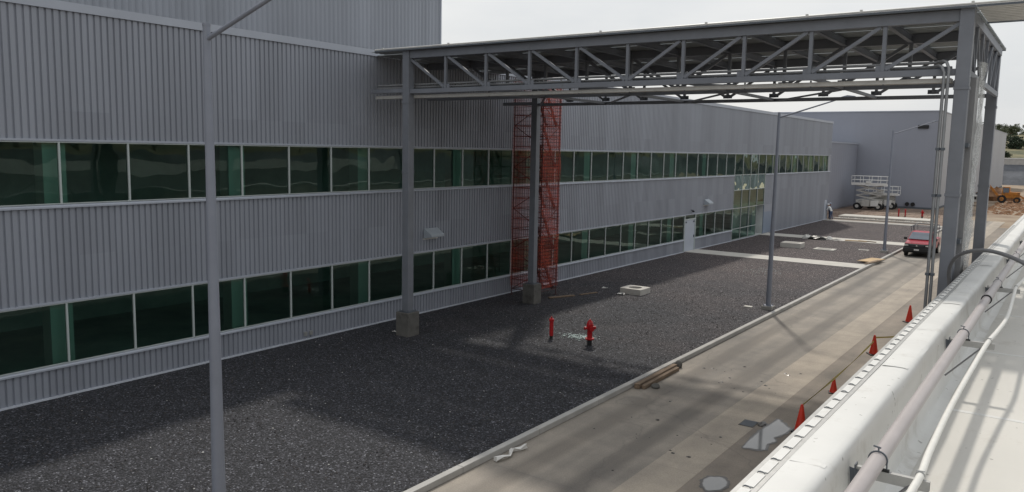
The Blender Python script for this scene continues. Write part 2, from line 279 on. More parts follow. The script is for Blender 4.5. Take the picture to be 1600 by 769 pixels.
def netmat():
    m, N, L, b = newmat('debris_net'); out = N['Material Output']
    ge = N.new('ShaderNodeNewGeometry'); sx = N.new('ShaderNodeSeparateXYZ'); L.new(ge.outputs['Position'], sx.inputs[0])
    sm = N.new('ShaderNodeMath'); sm.operation = 'ADD'; L.new(sx.outputs['X'], sm.inputs[0]); L.new(sx.outputs['Y'], sm.inputs[1])
    def lines(o, p, wd):
        a = N.new('ShaderNodeMath'); a.operation = 'PINGPONG'; a.inputs[1].default_value = p/2; L.new(o, a.inputs[0])
        l = N.new('ShaderNodeMath'); l.operation = 'LESS_THAN'; l.inputs[1].default_value = wd/2; L.new(a.outputs[0], l.inputs[0]); return l.outputs[0]
    a1 = lines(sm.outputs[0], 0.16, 0.035); a2 = lines(sx.outputs['Z'], 0.16, 0.03)
    mxx = N.new('ShaderNodeMath'); mxx.operation = 'MAXIMUM'; L.new(a1, mxx.inputs[0]); L.new(a2, mxx.inputs[1])
    nz = N.new('ShaderNodeTexNoise'); nz.inputs['Scale'].default_value = 1.4; nz.inputs['Detail'].default_value = 4; L.new(ge.outputs['Position'], nz.inputs['Vector'])
    mr = N.new('ShaderNodeMapRange'); mr.inputs['From Min'].default_value = 0.38; mr.inputs['From Max'].default_value = 0.68
    mr.inputs['To Min'].default_value = 0.14; mr.inputs['To Max'].default_value = 0.38; L.new(nz.outputs['Fac'], mr.inputs['Value'])
    mm = N.new('ShaderNodeMath'); mm.operation = 'MAXIMUM'
    m8 = N.new('ShaderNodeMath'); m8.operation = 'MULTIPLY'; m8.inputs[1].default_value = 0.55; L.new(mxx.outputs[0], m8.inputs[0])
    mc = N.new('ShaderNodeMix'); mc.data_type = 'RGBA'; mc.inputs[6].default_value = (0.85, 0.095, 0.03, 1); mc.inputs[7].default_value = (0.06, 0.008, 0.01, 1); L.new(mxx.outputs[0], mc.inputs[0]); L.new(mc.outputs[2], b.inputs['Base Color'])
    L.new(m8.outputs[0], mm.inputs[0]); L.new(mr.outputs[0], mm.inputs[1])
    tr = N.new('ShaderNodeBsdfTransparent'); ms = N.new('ShaderNodeMixShader')
    b.inputs['Base Color'].default_value = (0.42, 0.028, 0.018, 1); b.inputs['Roughness'].default_value = 0.7
    L.new(mm.outputs[0], ms.inputs[0]); L.new(tr.outputs[0], ms.inputs[1]); L.new(b.outputs[0], ms.inputs[2]); L.new(ms.outputs[0], out.inputs['Surface'])
    return m
MT['net'] = netmat()

def filmmat():
    m, N, L, b = newmat('clear_film'); out = N['Material Output']
    tr = N.new('ShaderNodeBsdfTransparent'); ms = N.new('ShaderNodeMixShader')
    b.inputs['Base Color'].default_value = (0.62, 0.63, 0.63, 1); b.inputs['Roughness'].default_value = 0.15
    tc = N.new('ShaderNodeTexCoord'); mp = N.new('ShaderNodeMapping'); mp.inputs['Scale'].default_value = (9, 9, 1.2); L.new(tc.outputs['Object'], mp.inputs['Vector'])
    nz = N.new('ShaderNodeTexNoise'); nz.inputs['Scale'].default_value = 2.2; nz.inputs['Detail'].default_value = 3; L.new(mp.outputs[0], nz.inputs['Vector'])
    mr = N.new('ShaderNodeMapRange'); mr.inputs['From Min'].default_value = 0.35; mr.inputs['From Max'].default_value = 0.65; mr.inputs['To Min'].default_value = 0.06; mr.inputs['To Max'].default_value = 0.55
    L.new(nz.outputs['Fac'], mr.inputs['Value']); L.new(mr.outputs[0], ms.inputs[0])
    L.new(tr.outputs[0], ms.inputs[1]); L.new(b.outputs[0], ms.inputs[2]); L.new(ms.outputs[0], out.inputs['Surface'])
    return m
MT['film'] = filmmat()

def clothmat(name, stops):
    """garments of one person: bands by height along the body (object space)"""
    m, N, L, b = newmat(name)
    tc = N.new('ShaderNodeTexCoord'); sx = N.new('ShaderNodeSeparateXYZ'); L.new(tc.outputs['Object'], sx.inputs[0])
    dv = N.new('ShaderNodeMath'); dv.operation = 'DIVIDE'; dv.inputs[1].default_value = 2.0; L.new(sx.outputs['Z'], dv.inputs[0])
    cr = N.new('ShaderNodeValToRGB'); cr.color_ramp.interpolation = 'CONSTANT'; e = cr.color_ramp.elements
    e[0].position = 0; e[0].color = stops[0][1]+(1,); e[1].position = stops[1][0]/2; e[1].color = stops[1][1]+(1,)
    for p, c in stops[2:]:
        k = e.new(p/2); k.color = c+(1,)
    L.new(dv.outputs[0], cr.inputs['Fac']); L.new(cr.outputs[0], b.inputs['Base Color']); b.inputs['Roughness'].default_value = 0.9
    return m

# ------------------------------------------------------------------ mesh helpers
def wloc(o):
    v = Vector((0, 0, 0))
    while o is not None:
        v += Vector(o.location); o = o.parent
    return v
class MB:
    def __init__(s): s.v = []; s.f = []; s.sm = False
    def add(s, vs, fs):
        n = len(s.v); s.v += [tuple(p) for p in vs]; s.f += [tuple(i+n for i in q) for q in fs]; return s
    def box(s, x0, x1, y0, y1, z0, z1):
        return s.add([(x0,y0,z0),(x1,y0,z0),(x1,y1,z0),(x0,y1,z0),(x0,y0,z1),(x1,y0,z1),(x1,y1,z1),(x0,y1,z1)],
                     [(0,3,2,1),(4,5,6,7),(0,1,5,4),(1,2,6,5),(2,3,7,6),(3,0,4,7)])
    def cbox(s, x, y, z, a, b, c): return s.box(x-a/2, x+a/2, y-b/2, y+b/2, z-c/2, z+c/2)
    def beam(s, p, q, w, h, up=(0, 0, 1)):
        p = Vector(p); q = Vector(q); d = (q-p).normalized(); up = Vector(up)
        a = d.cross(up)
        if a.length < 1e-4: a = d.cross(Vector((0, 1, 0)))
        a.normalize(); b = a.cross(d).normalized()
        vs = []
        for e in (p, q):
            for sa, sb in ((-1,-1),(1,-1),(1,1),(-1,1)): vs.append(e+a*sa*w/2+b*sb*h/2)
        return s.add(vs, [(0,3,2,1),(4,5,6,7),(0,1,5,4),(1,2,6,5),(2,3,7,6),(3,0,4,7)])
    def tube(s, path, rad, n=10, cap=True):
        s.sm = True
        path = [Vector(p) for p in path]; m = len(path)
        rads = rad if isinstance(rad, (list, tuple)) else [rad]*m
        ref = Vector((0, 0, 1)); rings = []; vs = []
        d0 = (path[1]-path[0]).normalized()
        a = d0.cross(ref)
        if a.length < 1e-3: a = d0.cross(Vector((1, 0, 0)))
        a.normalize()
        for i, p in enumerate(path):
            d = (path[min(i+1, m-1)]-path[max(i-1, 0)]).normalized()
            a = (a-d*a.dot(d)).normalized(); b = d.cross(a)
            for k in range(n):
                t = 2*math.pi*k/n; vs.append(p+(a*math.cos(t)+b*math.sin(t))*rads[i])
        fs = []
        for i in range(m-1):
            for k in range(n):
                fs.append((i*n+k, i*n+(k+1) % n, (i+1)*n+(k+1) % n, (i+1)*n+k))
        if cap: fs.append(tuple(range(n-1, -1, -1))); fs.append(tuple((m-1)*n+k for k in range(n)))
        return s.add(vs, fs)
    def lathe(s, prof, c=(0, 0, 0), n=20):
        s.sm = True; vs = []; fs = []; m = len(prof)
        for rr, z in prof:
            for k in range(n):
                t = 2*math.pi*k/n; vs.append((c[0]+rr*math.cos(t), c[1]+rr*math.sin(t), c[2]+z))
        for i in range(m-1):
            for k in range(n): fs.append((i*n+k, i*n+(k+1) % n, (i+1)*n+(k+1) % n, (i+1)*n+k))
        fs.append(tuple(range(n-1, -1, -1))); fs.append(tuple((m-1)*n+k for k in range(n)))
        return s.add(vs, fs)
    def prism(s, pts, vec):
        """closed outline pts (3d) swept along vec"""
        n = len(pts); vec = Vector(vec); vs = [Vector(p) for p in pts]+[Vector(p)+vec for p in pts]
        fs = [tuple(range(n-1, -1, -1)), tuple(range(n, 2*n))]+[(i, (i+1) % n, n+(i+1) % n, n+i) for i in range(n)]
        return s.add(vs, fs)
    def strip(s, prof, vec):
        """open profile swept along vec (a sheet)"""
        n = len(prof); vec = Vector(vec); vs = [Vector(p) for p in prof]+[Vector(p)+vec for p in prof]
        return s.add(vs, [(i, i+1, n+i+1, n+i) for i in range(n-1)])
    def mesh(s, name, off=Vector((0, 0, 0))):
        me = bpy.data.meshes.new(name)
        me.from_pydata([(p[0]-off.x, p[1]-off.y, p[2]-off.z) for p in s.v], [], s.f); me.update()
        bm = bmesh.new(); bm.from_mesh(me); bmesh.ops.recalc_face_normals(bm, faces=bm.faces); bm.to_mesh(me); bm.free()
        if s.sm:
            for p in me.polygons: p.use_smooth = True
            me.set_sharp_from_angle(angle=R(40))
        return me
    def build(s, name, m, parent=None, bevel=0):
        off = wloc(parent)
        me = s.mesh(name, off); me.materials.append(MT[m] if isinstance(m, str) else m)
        o = bpy.data.objects.new(name, me); col.objects.link(o)
        if parent is not None: o.parent = parent
        if bevel:
            bv = o.modifiers.new('bevel', 'BEVEL'); bv.width = bevel; bv.segments = 2; bv.limit_method = 'ANGLE'
        return o
def tag(o, label=None, cat=None, group=None, kind=None):
    if label: o['label'] = label
    if cat: o['category'] = cat
    if group: o['group'] = group
    if kind: o['kind'] = kind
    return o
def thing(name, loc, label, cat, group=None):
    o = bpy.data.objects.new(name, None); o.empty_display_size = 0.2; o.location = loc; col.objects.link(o)
    return tag(o, label, cat, group)
def copy_tree(o, parent=None):
    c = o.copy(); col.objects.link(c)
    if parent is not None: c.parent = parent
    for ch in list(o.children): copy_tree(ch, c)
    return c
def struct(o, label=None):
    o['kind'] = 'structure'; return o

# ================================================================== ground
g = MB(); S = 3000
g.add([(-S,-S,-0.03),(S,-S,-0.03),(S,S,-0.03),(-S,S,-0.03)], [(0,1,2,3)]); struct(g.build('ground', 'dirt'))
def sheet(name, m, x0, x1, y0, y1, z, skirt=0.0):
    b = MB()
    if skirt: b.box(x0, x1, y0, y1, z-skirt, z)
    else: b.add([(x0,y0,z),(x1,y0,z),(x1,y1,z),(x0,y1,z)], [(0,1,2,3)])
    return struct(b.build(name, m))
sheet('road', 'road', 11.86, 14.86, -30, 104, 0.0)
sheet('gutter', 'gutter', 14.86, 15.93, -30, 104, 0.004)
sheet('apron', 'apron', 15.93, 20.2, -30, 95, 0.0)
sheet('yard', 'dirt_brown', -4, 11.86, 91.6, 121, 0.012)
# gravel bed : gently uneven sheet
def gravel(name, y0, y1, x1=11.69):
    b = MB(); nx, ny = 24, max(2, int((y1-y0)/0.6)); rnd = random.Random(int(y0*10))
    for j in range(ny+1):
        for i in range(nx+1):
            e = 0 if i in (0, nx) or j in (0, ny) else 1
            b.v.append((0.0+x1*i/nx, y0+(y1-y0)*j/ny, 0.055+e*rnd.uniform(-0.012, 0.022)))
    for j in range(ny):
        for i in range(nx):
            a = j*(nx+1)+i; b.f.append((a, a+1, a+nx+2, a+nx+1))
    b.sm = True
    return struct(b.build(name, 'gravel'))
gravel('gravel_bed', -20, 52.55); gravel('gravel_bed', 54.65, 68.6); gravel('gravel_bed', 70.9, 89.2)
for nm, y0, y1, m in (('footpath', 52.55, 54.65, 'concrete_light'), ('footpath', 68.6, 70.9, 'concrete_light'), ('footpath', 89.2, 91.3, 'concrete')):
    sheet(nm, m, 0.005, 11.69, y0, y1, 0.085, 0.1)
b = MB(); b.box(0.2, 10.6, 93.0, 93.45, 0, 0.16); struct(b.build('footpath_edge', 'concrete_light'))
b = MB(); b.box(0.3, 9.6, 95.1, 98.3, 0.0, 0.27); struct(b.build('footpath_slab', 'concrete_light'))
# kerb in cast lengths
b = MB(); y = -20.0
while y < 91:
    b.box(11.69, 11.86, y, min(y+2.99, 91.3), 0.0, 0.15); y += 3.0
struct(b.build('kerb', 'kerb', bevel=0.012))
b = MB(); b.box(15.93, 16.0, 40.0, 95, -0.02, 0.06)
# puddles on the apron
def puddle(pts, z, nm, label):
    rnd = random.Random(int(pts[0][1]*100)); fine = []; n0 = len(pts)
    for i in range(n0):
        p, q = pts[i], pts[(i+1) % n0]
        for k in range(5):
            t_ = k/5; fine.append((p[0]+(q[0]-p[0])*t_+rnd.uniform(-.012, .012), p[1]+(q[1]-p[1])*t_+rnd.uniform(-.025, .025)))
    n = len(fine); rim = []
    for i in range(n):
        a, c = fine[i-1], fine[(i+1) % n]; d = Vector((c[0]-a[0], c[1]-a[1])).normalized(); e = rnd.uniform(.03, .085)
        sg = 1 if area2(pts) > 0 else -1
        rim.append((fine[i][0]+sg*d.y*e, fine[i][1]-sg*d.x*e*1.6, z-0.003))
    b2 = MB(); b2.add(rim, [tuple(range(n))]); struct(b2.build('damp_patch', 'wet'))
    b = MB(); b.add([(p[0], p[1], z) for p in fine], [tuple(range(n))]); return struct(b.build(nm, 'water'))
def area2(p): return sum(p[i][0]*p[(i+1) % len(p)][1]-p[(i+1) % len(p)][0]*p[i][1] for i in range(len(p)))
MT['wet'] = mat('wet_concrete', (0.05, 0.045, 0.04), 0.35, 0, 0.2, 3.0)

# hills and embankment around the site
def hillz(x, y):
    dx = max(-150-x, 0, x-95); dy = max(-220-y, 0, y-262)
    d = math.hypot(dx, dy)
    if d <= 0:
        ins = min(x+150, 95-x, y+220, 262-y); return 5.6*max(0, 1-ins/9.0)-0.2*(ins > 8.9)
    t = min(1, d/230); t = t*t*(3-2*t)
    n = 2.0*math.sin(x*0.021+1.3)*math.cos(y*0.017)+1.2*math.sin(x*0.06+y*0.045)
    return 5.6+12.5*t+n*min(1, d/60)
b = MB(); xs = [-700+20*i for i in range(27)]+[-159+3*i for i in range(4)]+[-140, 0, 80]+[86+3*i for i in range(4)]+[110+20*i for i in range(46)]
ys = [-700+24*i for i in range(20)]+[-229+3*i for i in range(4)]+[-200, 0, 200]+[250+3*i for i in range(5)]+[270+16*i for i in range(50)]
xs = sorted(set(xs)); ys = sorted(set(ys)); nx = len(xs)
for y in ys:
    for x in xs: b.v.append((x, y, hillz(x, y)))
hb = MB(); hb.v = list(b.v)
for j in range(len(ys)-1):
    for i in range(nx-1):
        x = (xs[i]+xs[i+1])/2; y = (ys[j]+ys[j+1])/2
        a = j*nx+i; q = (a, a+1, a+nx+1, a+nx)
        inside = -150 < x < 95 and -220 < y < 262
        if inside:
            if min(x+150, 95-x, y+220, 262-y) < 9.5: hb.f.append(q)
        else: b.f.append(q)
b.sm = True; struct(b.build('hills', 'hill')); hb.sm = True; struct(hb.build('embankment', 'bank'))
t = thing('retaining_wall', (0, 262.5, 5), 'long pale concrete retaining wall on top of the dark bank beyond the far warehouse', 'wall')
b = MB(); b.box(-80, 90, 261.7, 262.1, 5.4, 7.0); b.build('wall_face', 'kerb', t)
b = MB(); b.box(-80, 90, 261.6, 262.2, 7.0, 7.25); b.build('coping', 'white', t)

# ================================================================== factory building (left)
Y0, Y1 = -12.0, 91.3
MOD = 1.9; MY = lambda k: 10.46+MOD*k
def ribs(b, y0, y1, z0, z1, x=0.0, pitch=0.18, depth=0.045):
    y = y0; prof = []
    while y < y1-1e-6:
        for dy, dx in ((0.0, 0), (0.112, 0), (0.130, -depth), (0.162, -depth)):
            if y+dy <= y1: prof.append((x+dx, y+dy, z0))
        y += pitch
    prof.append((x, y1, z0))
    b.strip(prof, (0, 0, z1-z0))
fac = thing('factory_building', (0, 40, 0), 'long grey ribbed metal factory with two bands of green glass windows', 'building')
b = MB(); ribs(b, Y0, 52.27, 0.10, 0.86); b.build('base_panel', 'panel', fac)
b = MB(); ribs(b, 54.22, 61.72, 0.10, 0.86); b.build('base_panel', 'panel', fac)
b = MB(); ribs(b, Y0, 61.72, 2.70, 5.22); b.build('middle_panel', 'panel', fac)
b = MB(); ribs(b, Y0, Y1, 7.05, 10.42); b.build('upper_panel', 'panel', fac)
b = MB(); ribs(b, 69.44, 72.1, 2.62, 5.22); ribs(b, 72.1, Y1, 0.10, 5.22); b.build('end_panel', 'panel', fac)
b = MB(); b.box(-0.34, 0.05, Y0, Y1+0.05, 10.42, 10.65); b.build('parapet_cap', 'trim', fac)
b = MB(); b.box(-0.1, 0.045, Y0, 52.27, 0.03, 0.10); b.box(-0.1, 0.045, 54.22, 67.4, 0.03, 0.10); b.box(-0.1, 0.045, 72.1, Y1, 0.03, 0.10); b.build('base_flashing', 'flash', fac)
b = MB()
for (a, c) in ((Y0, 52.27), (54.22, 61.72)):
    b.prism([(-0.12, a, 0.86), (0.06, a, 0.86), (0.06, a, 0.905), (0.0, a, 0.955), (-0.12, a, 0.955)], (0, c-a, 0))
b.build('sill', 'trim', fac)
b = MB()
for (a, c) in ((Y0, 61.72), (69.44, Y1)):
    b.prism([(-0.12, a, 5.22), (0.06, a, 5.22), (0.06, a, 5.265), (0.0, a, 5.315), (-0.12, a, 5.315)], (0, c-a, 0))
b.build('sill', 'trim', fac)
b = MB(); b.box(-0.12, 0.04, Y0, 61.72, 2.645, 2.70); b.box(-0.12, 0.04, Y0, Y1, 6.99, 7.05); b.build('head_trim', 'trim', fac)
# end wall, roof slab and interior shell
b = MB(); b.box(-7, -0.06, Y1-0.1, Y1, 0, 10.42); b.box(-0.06, -0.0, 90.4, Y1, 5.32, 6.98); b.build('end_wall', 'panel_far', fac)
b = MB(); b.box(-30, -0.345, Y0, Y1-0.1, 9.9, 10.2); b.build('roof', 'deck', fac)
b = MB(); b.box(-9.3, -9.0, Y0, Y1-0.2, 0, 9.85); b.build('interior_wall', 'interior', fac)
b = MB(); b.box(-9, -0.07, Y0, Y1-0.2, 2.72, 2.95); b.box(-9, -0.07, Y0, Y1-0.2, 7.1, 7.3); b.build('ceiling', 'ceil', fac)
b = MB(); b.box(-9, -0.07, Y0, Y1-0.2, 4.25, 4.4); b.box(-9, -0.07, Y0, Y1-0.2, 0.02, 0.12); b.build('interior_floor', 'interior', fac)
for k in range(-6, 43, 3):
    y = MY(k)
    if k in (27, 30): continue
    b = MB()
    b.box(-0.75, -0.28, y-0.30, y+0.30, 4.4, 7.1)
    if k < 27: b.box(-0.75, -0.28, y-0.30, y+0.30, 0.12, 2.72)
    b.build('column', 'int_white', fac)
# windows : frame + pane
def window_proto(wd, ht):
    b = MB(); t = 0.025; d0, d1 = -0.06, 0.03
    b.box(d0, d1, 0, t, 0, ht); b.box(d0, d1, wd-t, wd, 0, ht); b.box(d0, d1-0.004, t, wd-t, 0, t); b.box(d0, d1-0.004, t, wd-t, ht-t, ht)
    fm = b.mesh('window'); fm.materials.append(MT['mullion'])
    p = MB(); p.add([(-0.02, t, t), (-0.02, wd-t, t), (-0.02, wd-t, ht-t), (-0.02, t, ht-t)], [(0, 1, 2, 3)])
    pm = p.mesh('pane'); pm.materials.append(MT['glass'])
    return fm, pm
def wavy(meshes, tilt):
    me = meshes[1].copy(); me.materials.clear(); me.materials.append(MT['glass_wavy'])
    zm = sum(v.co.z for v in me.vertices)/4
    for v in me.vertices: v.co.x -= (v.co.z-zm)*tilt
    return meshes[0], me
def put_window(meshes, y, z, x=0.0):
    o = bpy.data.objects.new('window', meshes[0]); col.objects.link(o); o.parent = fac; o.location = (x, y-40, z)
    p = bpy.data.objects.new('pane', meshes[1]); col.objects.link(p); p.parent = o
    return o
pu = window_proto(MOD, 6.98-5.32); pl = window_proto(MOD, 2.64-0.96)
puw = [wavy(pu, t_) for t_ in (0.020, 0.034, 0.045)]
for k in range(-3, 42): put_window(pu if k < 27 else puw[(k*7) % 3], MY(k), 5.32)
for k in range(-3, 22): put_window(pl, MY(k), 0.96)
pl2 = window_proto(7.46/4, 2.64-0.96)
for k in range(4): put_window(pl2, 54.26+k*7.46/4, 0.96)
for (z0, z1, n) in ((4.10, 5.315, 4), (2.65, 4.10, 4), (1.0, 2.65, 3), (0.14, 1.0, 3)):
    pc = wavy(window_proto(MOD, z1-z0), 0.032 if z0 > 4 else 0.007 if z0 > 2.6 else 0.003)
    for k in range(n): put_window(pc, MY(27)+k*MOD, z0)
# entrance door with transom, blue entrance panel, far door
d = MB(); d.box(-0.05, 0.0, 52.36, 54.13, 0.09, 2.30); dr = d.build('door', 'door', fac)
d = MB(); d.box(-0.1, 0.04, 52.27, 52.35, 0.09, 2.64); d.box(-0.1, 0.04, 54.14, 54.22, 0.09, 2.64); d.box(-0.1, 0.036, 52.35, 54.14, 2.305, 2.38); d.build('door_frame', 'mullion', dr)
d = MB(); d.box(0.0, 0.06, 53.98, 54.05, 1.0, 1.18); d.build('handle', 'steel_dark', dr)
d = MB(); d.box(0.0, 0.05, 52.5, 52.62, 2.1, 2.2); d.box(0.0, 0.05, 53.85, 53.97, 2.1, 2.2); d.build('closer', 'steel_dark', dr)
d = MB(); d.add([(-0.02, 52.35, 2.38), (-0.02, 54.14, 2.38), (-0.02, 54.14, 2.64), (-0.02, 52.35, 2.64)], [(0, 1, 2, 3)]); d.build('transom', 'glass', fac)
d = MB(); d.box(-0.05, 0.012, 69.5, 72.1, 0.12, 2.0); d.box(-0.05, 0.02, 69.5, 72.1, 1.12, 1.17); d.box(-0.05, 0.018, 69.44, 69.5, 0.1, 2.62); d.build('entrance_panel', 'blue_panel', fac)
d = MB(); d.box(-0.06, -0.005, 69.5, 72.1, 2.0, 2.62); d.build('entrance_header', 'panel', fac)
d = MB(); d.box(-2.2, -2.1, 67.4, 69.44, 0.1, 2.6); d.box(-2.1, -0.05, 69.46, 69.50, 0.1, 2.6); d.build('entrance_recess', 'interior', fac)
d = MB(); d.box(-1.05, -0.95, 68.2, 68.3, 0.1, 2.6); d.box(-1.05, -0.95, 69.2, 69.3, 0.1, 2.6); d.build('recess_post', 'blue_panel', fac)
d = MB(); d.box(0.002, 0.03, 89.75, 90.75, 0.1, 2.2); dr = d.build('service_door', 'door', fac)
d = MB(); d.box(0.002, 0.05, 90.76, 90.86, 0.1, 2.28); d.build('door_frame', 'blue_panel', dr)
MT['hood'] = mat('hood_grey', (0.38, 0.42, 0.46), 0.5, 0, 0.06, 3.0)
def hood(y, z, s=1.0):
    b = MB(); a = 0.42*s; h = 0.22*s; p = 0.42*s
    b.prism([(0.0, y-a, z+h), (0.04, y-a, z+h), (p, y-a, z-0.03), (p, y-a, z-0.13*s), (0.0, y-a, z-0.2*s)], (0, 2*a, 0))
    o = b.build('vent_hood', 'hood', fac, bevel=0.01)
    b = MB(); b.box(0.0, 0.02, y-a-0.05, y+a+0.05, z-0.25*s, z-0.2*s); b.build('vent_flange', 'galv_light', o)
hood(25.45, 3.42); hood(56.1, 3.42)
b = MB(); b.box(0, 0.16, 53.35, 53.43, 2.95, 3.0); cm = b.build('security_camera', 'steel_dark', fac); b = MB(); b.lathe([(0.03, 0), (0.09, 0.03), (0.10, 0.09), (0.04, 0.12)], (0.17, 53.39, 2.83), 12); b.build('dome', 'black', cm)
for y in (18.6, 18.85):
    b = MB(); b.box(0.0, 0.07, y, y+0.12, 0.22, 0.36); b.build('outlet_box', 'galv', fac)

# upper block behind the parapet
up = thing('rooftop_block', (-6, 10, 10.2), 'tall ribbed grey metal block rising behind the factory parapet', 'building')
b = MB(); ribs(b, -15, 11.0, 10.2, 17.5, -6.05, 0.3, 0.05); b.build('wall_panel', 'panel', up)
b = MB(); ribs(b, 11.12, 33.0, 10.2, 17.5, -6.0, 0.26, 0.05); b.build('wall_panel', 'panel', up)
b = MB(); b.box(-26, -6.06, 32.9, 33.0, 10.2, 17.5); b.box(-26, -6.06, -15, 32.9, 17.3, 17.5); b.build('end_wall', 'panel', up)
b = MB(); b.box(-6.2, -5.97, 11.0, 11.12, 10.2, 17.5); b.build('joint_trim', 'trim', up)
b = MB(); b.box(-6.05, -5.95, 32.98, 33.06, 10.2, 17.5); b.build('corner_trim', 'trim', up)

# ================================================================== far warehouse
fw = thing('warehouse', (-10, 120, 0), 'smooth pale grey windowless warehouse closing the far end of the yard', 'building')
def seams(b, axis, a0, a1, z0, z1, c, step=1.1):
    pts = []; a = a0
    while a < a1:
        e = min(a+step, a1)
        for t_, dd in ((a, 0), (e-0.03, 0), (e-0.022, -0.006), (e-0.004, -0.006)):
            pts.append((t_, c+dd) if axis == 'x' else (c+dd, t_))
        a = e
    pts.append((a1, c) if axis == 'x' else (c, a1))
    b.strip([(p[0], p[1], z0) for p in pts], (0, 0, z1-z0))
b = MB(); pts = []; seams(b, 'x', -60, 6.7, 0.25, 13.1, 120.2); 
for i, p in enumerate(b.v): b.v[i] = (p[0], 240.4-p[1], p[2])
MT['panel_shade'] = mat('panel_shaded', (0.275, 0.29, 0.34), 0.5, 0, 0.05, 0.12)  # cladding darkened: shade on the front is put into the colour
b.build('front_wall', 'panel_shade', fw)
b = MB(); seams(b, 'y', 120.2, 233, 0.25, 13.1, 6.7, 1.1); MT['panel_skylit'] = mat('panel_skylit', (0.42, 0.43, 0.455), 0.5, 0, 0.05, 0.12)  # same cladding lightened, skylight on this side put into the colour
b.build('side_wall', 'panel_skylit', fw)
b = MB(); b.box(-60, 6.6, 120.4, 233, 0, 12.9); b.build('core', 'panel_far', fw)
b = MB(); b.box(-60, 6.78, 120.1, 120.45, 13.1, 13.22); b.box(6.5, 6.78, 120.45, 233.1, 13.1, 13.22); b.build('parapet_cap', 'trim', fw)
b = MB(); b.box(-60, 6.75, 120.12, 120.4, 0, 0.25); b.box(6.6, 6.75, 120.4, 233, 0, 0.25); b.build('base_flashing', 'steel_dark', fw)
b = MB(); b.box(3.95, 5.25, 120.0, 120.19, 10.83, 11.28); b.build('wall_louver', 'black', fw)
for x in (3.35, 4.05):
    b = MB(); b.tube([(x, 120.3, 0.62), (x, 119.9, 0.62)], 0.26, 14); b.build('pipe_stub', 'black', fw)
b = MB(); b.tube([(6.85, 146, 0.2), (6.85, 146, 6.5)], 0.12, 8); b.build('downpipe', 'steel_dark', fw)
rw = thing('annex_wall', (-3.5, 105, 0), 'lower plain grey annex between the factory end and the far warehouse', 'building')
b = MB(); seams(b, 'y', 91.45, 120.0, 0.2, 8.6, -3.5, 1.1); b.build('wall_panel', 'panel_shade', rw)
b = MB(); b.box(-20, -3.6, 91.45, 120.0, 0, 8.5); b.build('core', 'panel_far', rw)
b = MB(); b.box(-20, -3.42, 91.45, 120.0, 8.6, 8.75); b.build('parapet_cap', 'trim', rw)

# ================================================================== pipe bridge
BX0, PAN = 2.27, 1.753; PX = lambda k: BX0+PAN*k
YN, YM, YF = 21.6, 25.25, 29.9
br = thing('pipe_bridge', (11, 25.7, 0), 'grey steel truss bridge carrying pipes from the factory across the road', 'bridge')
ZB, ZT = 9.0, 10.29
for (x, y) in ((PX(0), YN), (PX(0), YF), (19.8, YN), (19.73, YF)):
    zb = 0.95 if x < 5 else 0.35
    b = MB(); b.box(x-0.15, x+0.15, y-0.15, y+0.15, zb+0.03, 10.44); c = b.build('column', 'steel', br, bevel=0.012)
    b = MB(); b.box(x-0.24, x+0.24, y-0.24, y+0.24, zb, zb+0.03)
    for i in (-1, 1):
        for j in (-1, 1): b.tube([(x+i*0.2, y+j*0.2, zb+0.03), (x+i*0.2, y+j*0.2, zb+0.08)], 0.016, 6)
    b.build('base_plate', 'steel_dark', c)
    for z in (6.12, 8.62):
        b = MB(); b.box(x-0.165, x+0.165, y-0.165, y+0.165, z-0.035, z+0.035); b.build('splice_plate', 'steel', c)
for Y in (YN, YM, YF):
    xe = 19.65 if Y != YM else 19.7
    xs_ = BX0+0.15 if Y != YM else 0.08
    m_ = 'steel'
    b = MB(); b.box(xs_, xe, Y-0.09, Y-0.075, 10.16, 10.42); b.box(xs_, xe, Y+0.075, Y+0.09, 10.16, 10.42); b.box(xs_, xe, Y-0.075, Y+0.075, 10.405, 10.42); b.box(xs_, xe, Y-0.075, Y+0.075, 10.16, 10.175); b.build('top_chord', m_, br)
    b = MB(); hh = 0.075 if Y == YN else 0.06; b.box(xs_, xe, Y-0.08, Y+0.08, ZB-0.075, ZB-0.075+2*hh); b.build('bottom_chord', m_, br)
    if Y != YM:
        b = MB(); b.box(0.5, BX0-0.15, Y-0.07, Y+0.07, ZB-0.03, ZB+0.11); b.build('wall_strut', m_, br)
    for k in range(1, 10):
        x = PX(k)
        b = MB(); b.box(x-0.045, x+0.045, Y-0.045, Y+0.045, ZB+0.08, 10.16); b.build('post', m_, br)
        b = MB(); b.box(x-0.035, x+0.035, Y-0.096, Y-0.09, 10.165, 10.415); b.build('web_stiffener', m_, br)
        b = MB(); b.box(x-0.17, x+0.17, Y-0.018, Y+0.018, ZB+0.082, ZB+0.22); b.build('gusset', 'steel_dark' if Y != YN else m_, br)
    for k in range(10):
        x0, x1 = PX(k), PX(k+1)
        if k < 5: p, q = (x0+0.10, Y, 10.15), (x1-0.06, Y, ZB+0.12)
        else: p, q = (x0+0.06, Y, ZB+0.12), (x1-0.10, Y, 10.15)
        b = MB(); b.beam(p, q, 0.085, 0.085); b.build('diagonal_brace', m_, br)
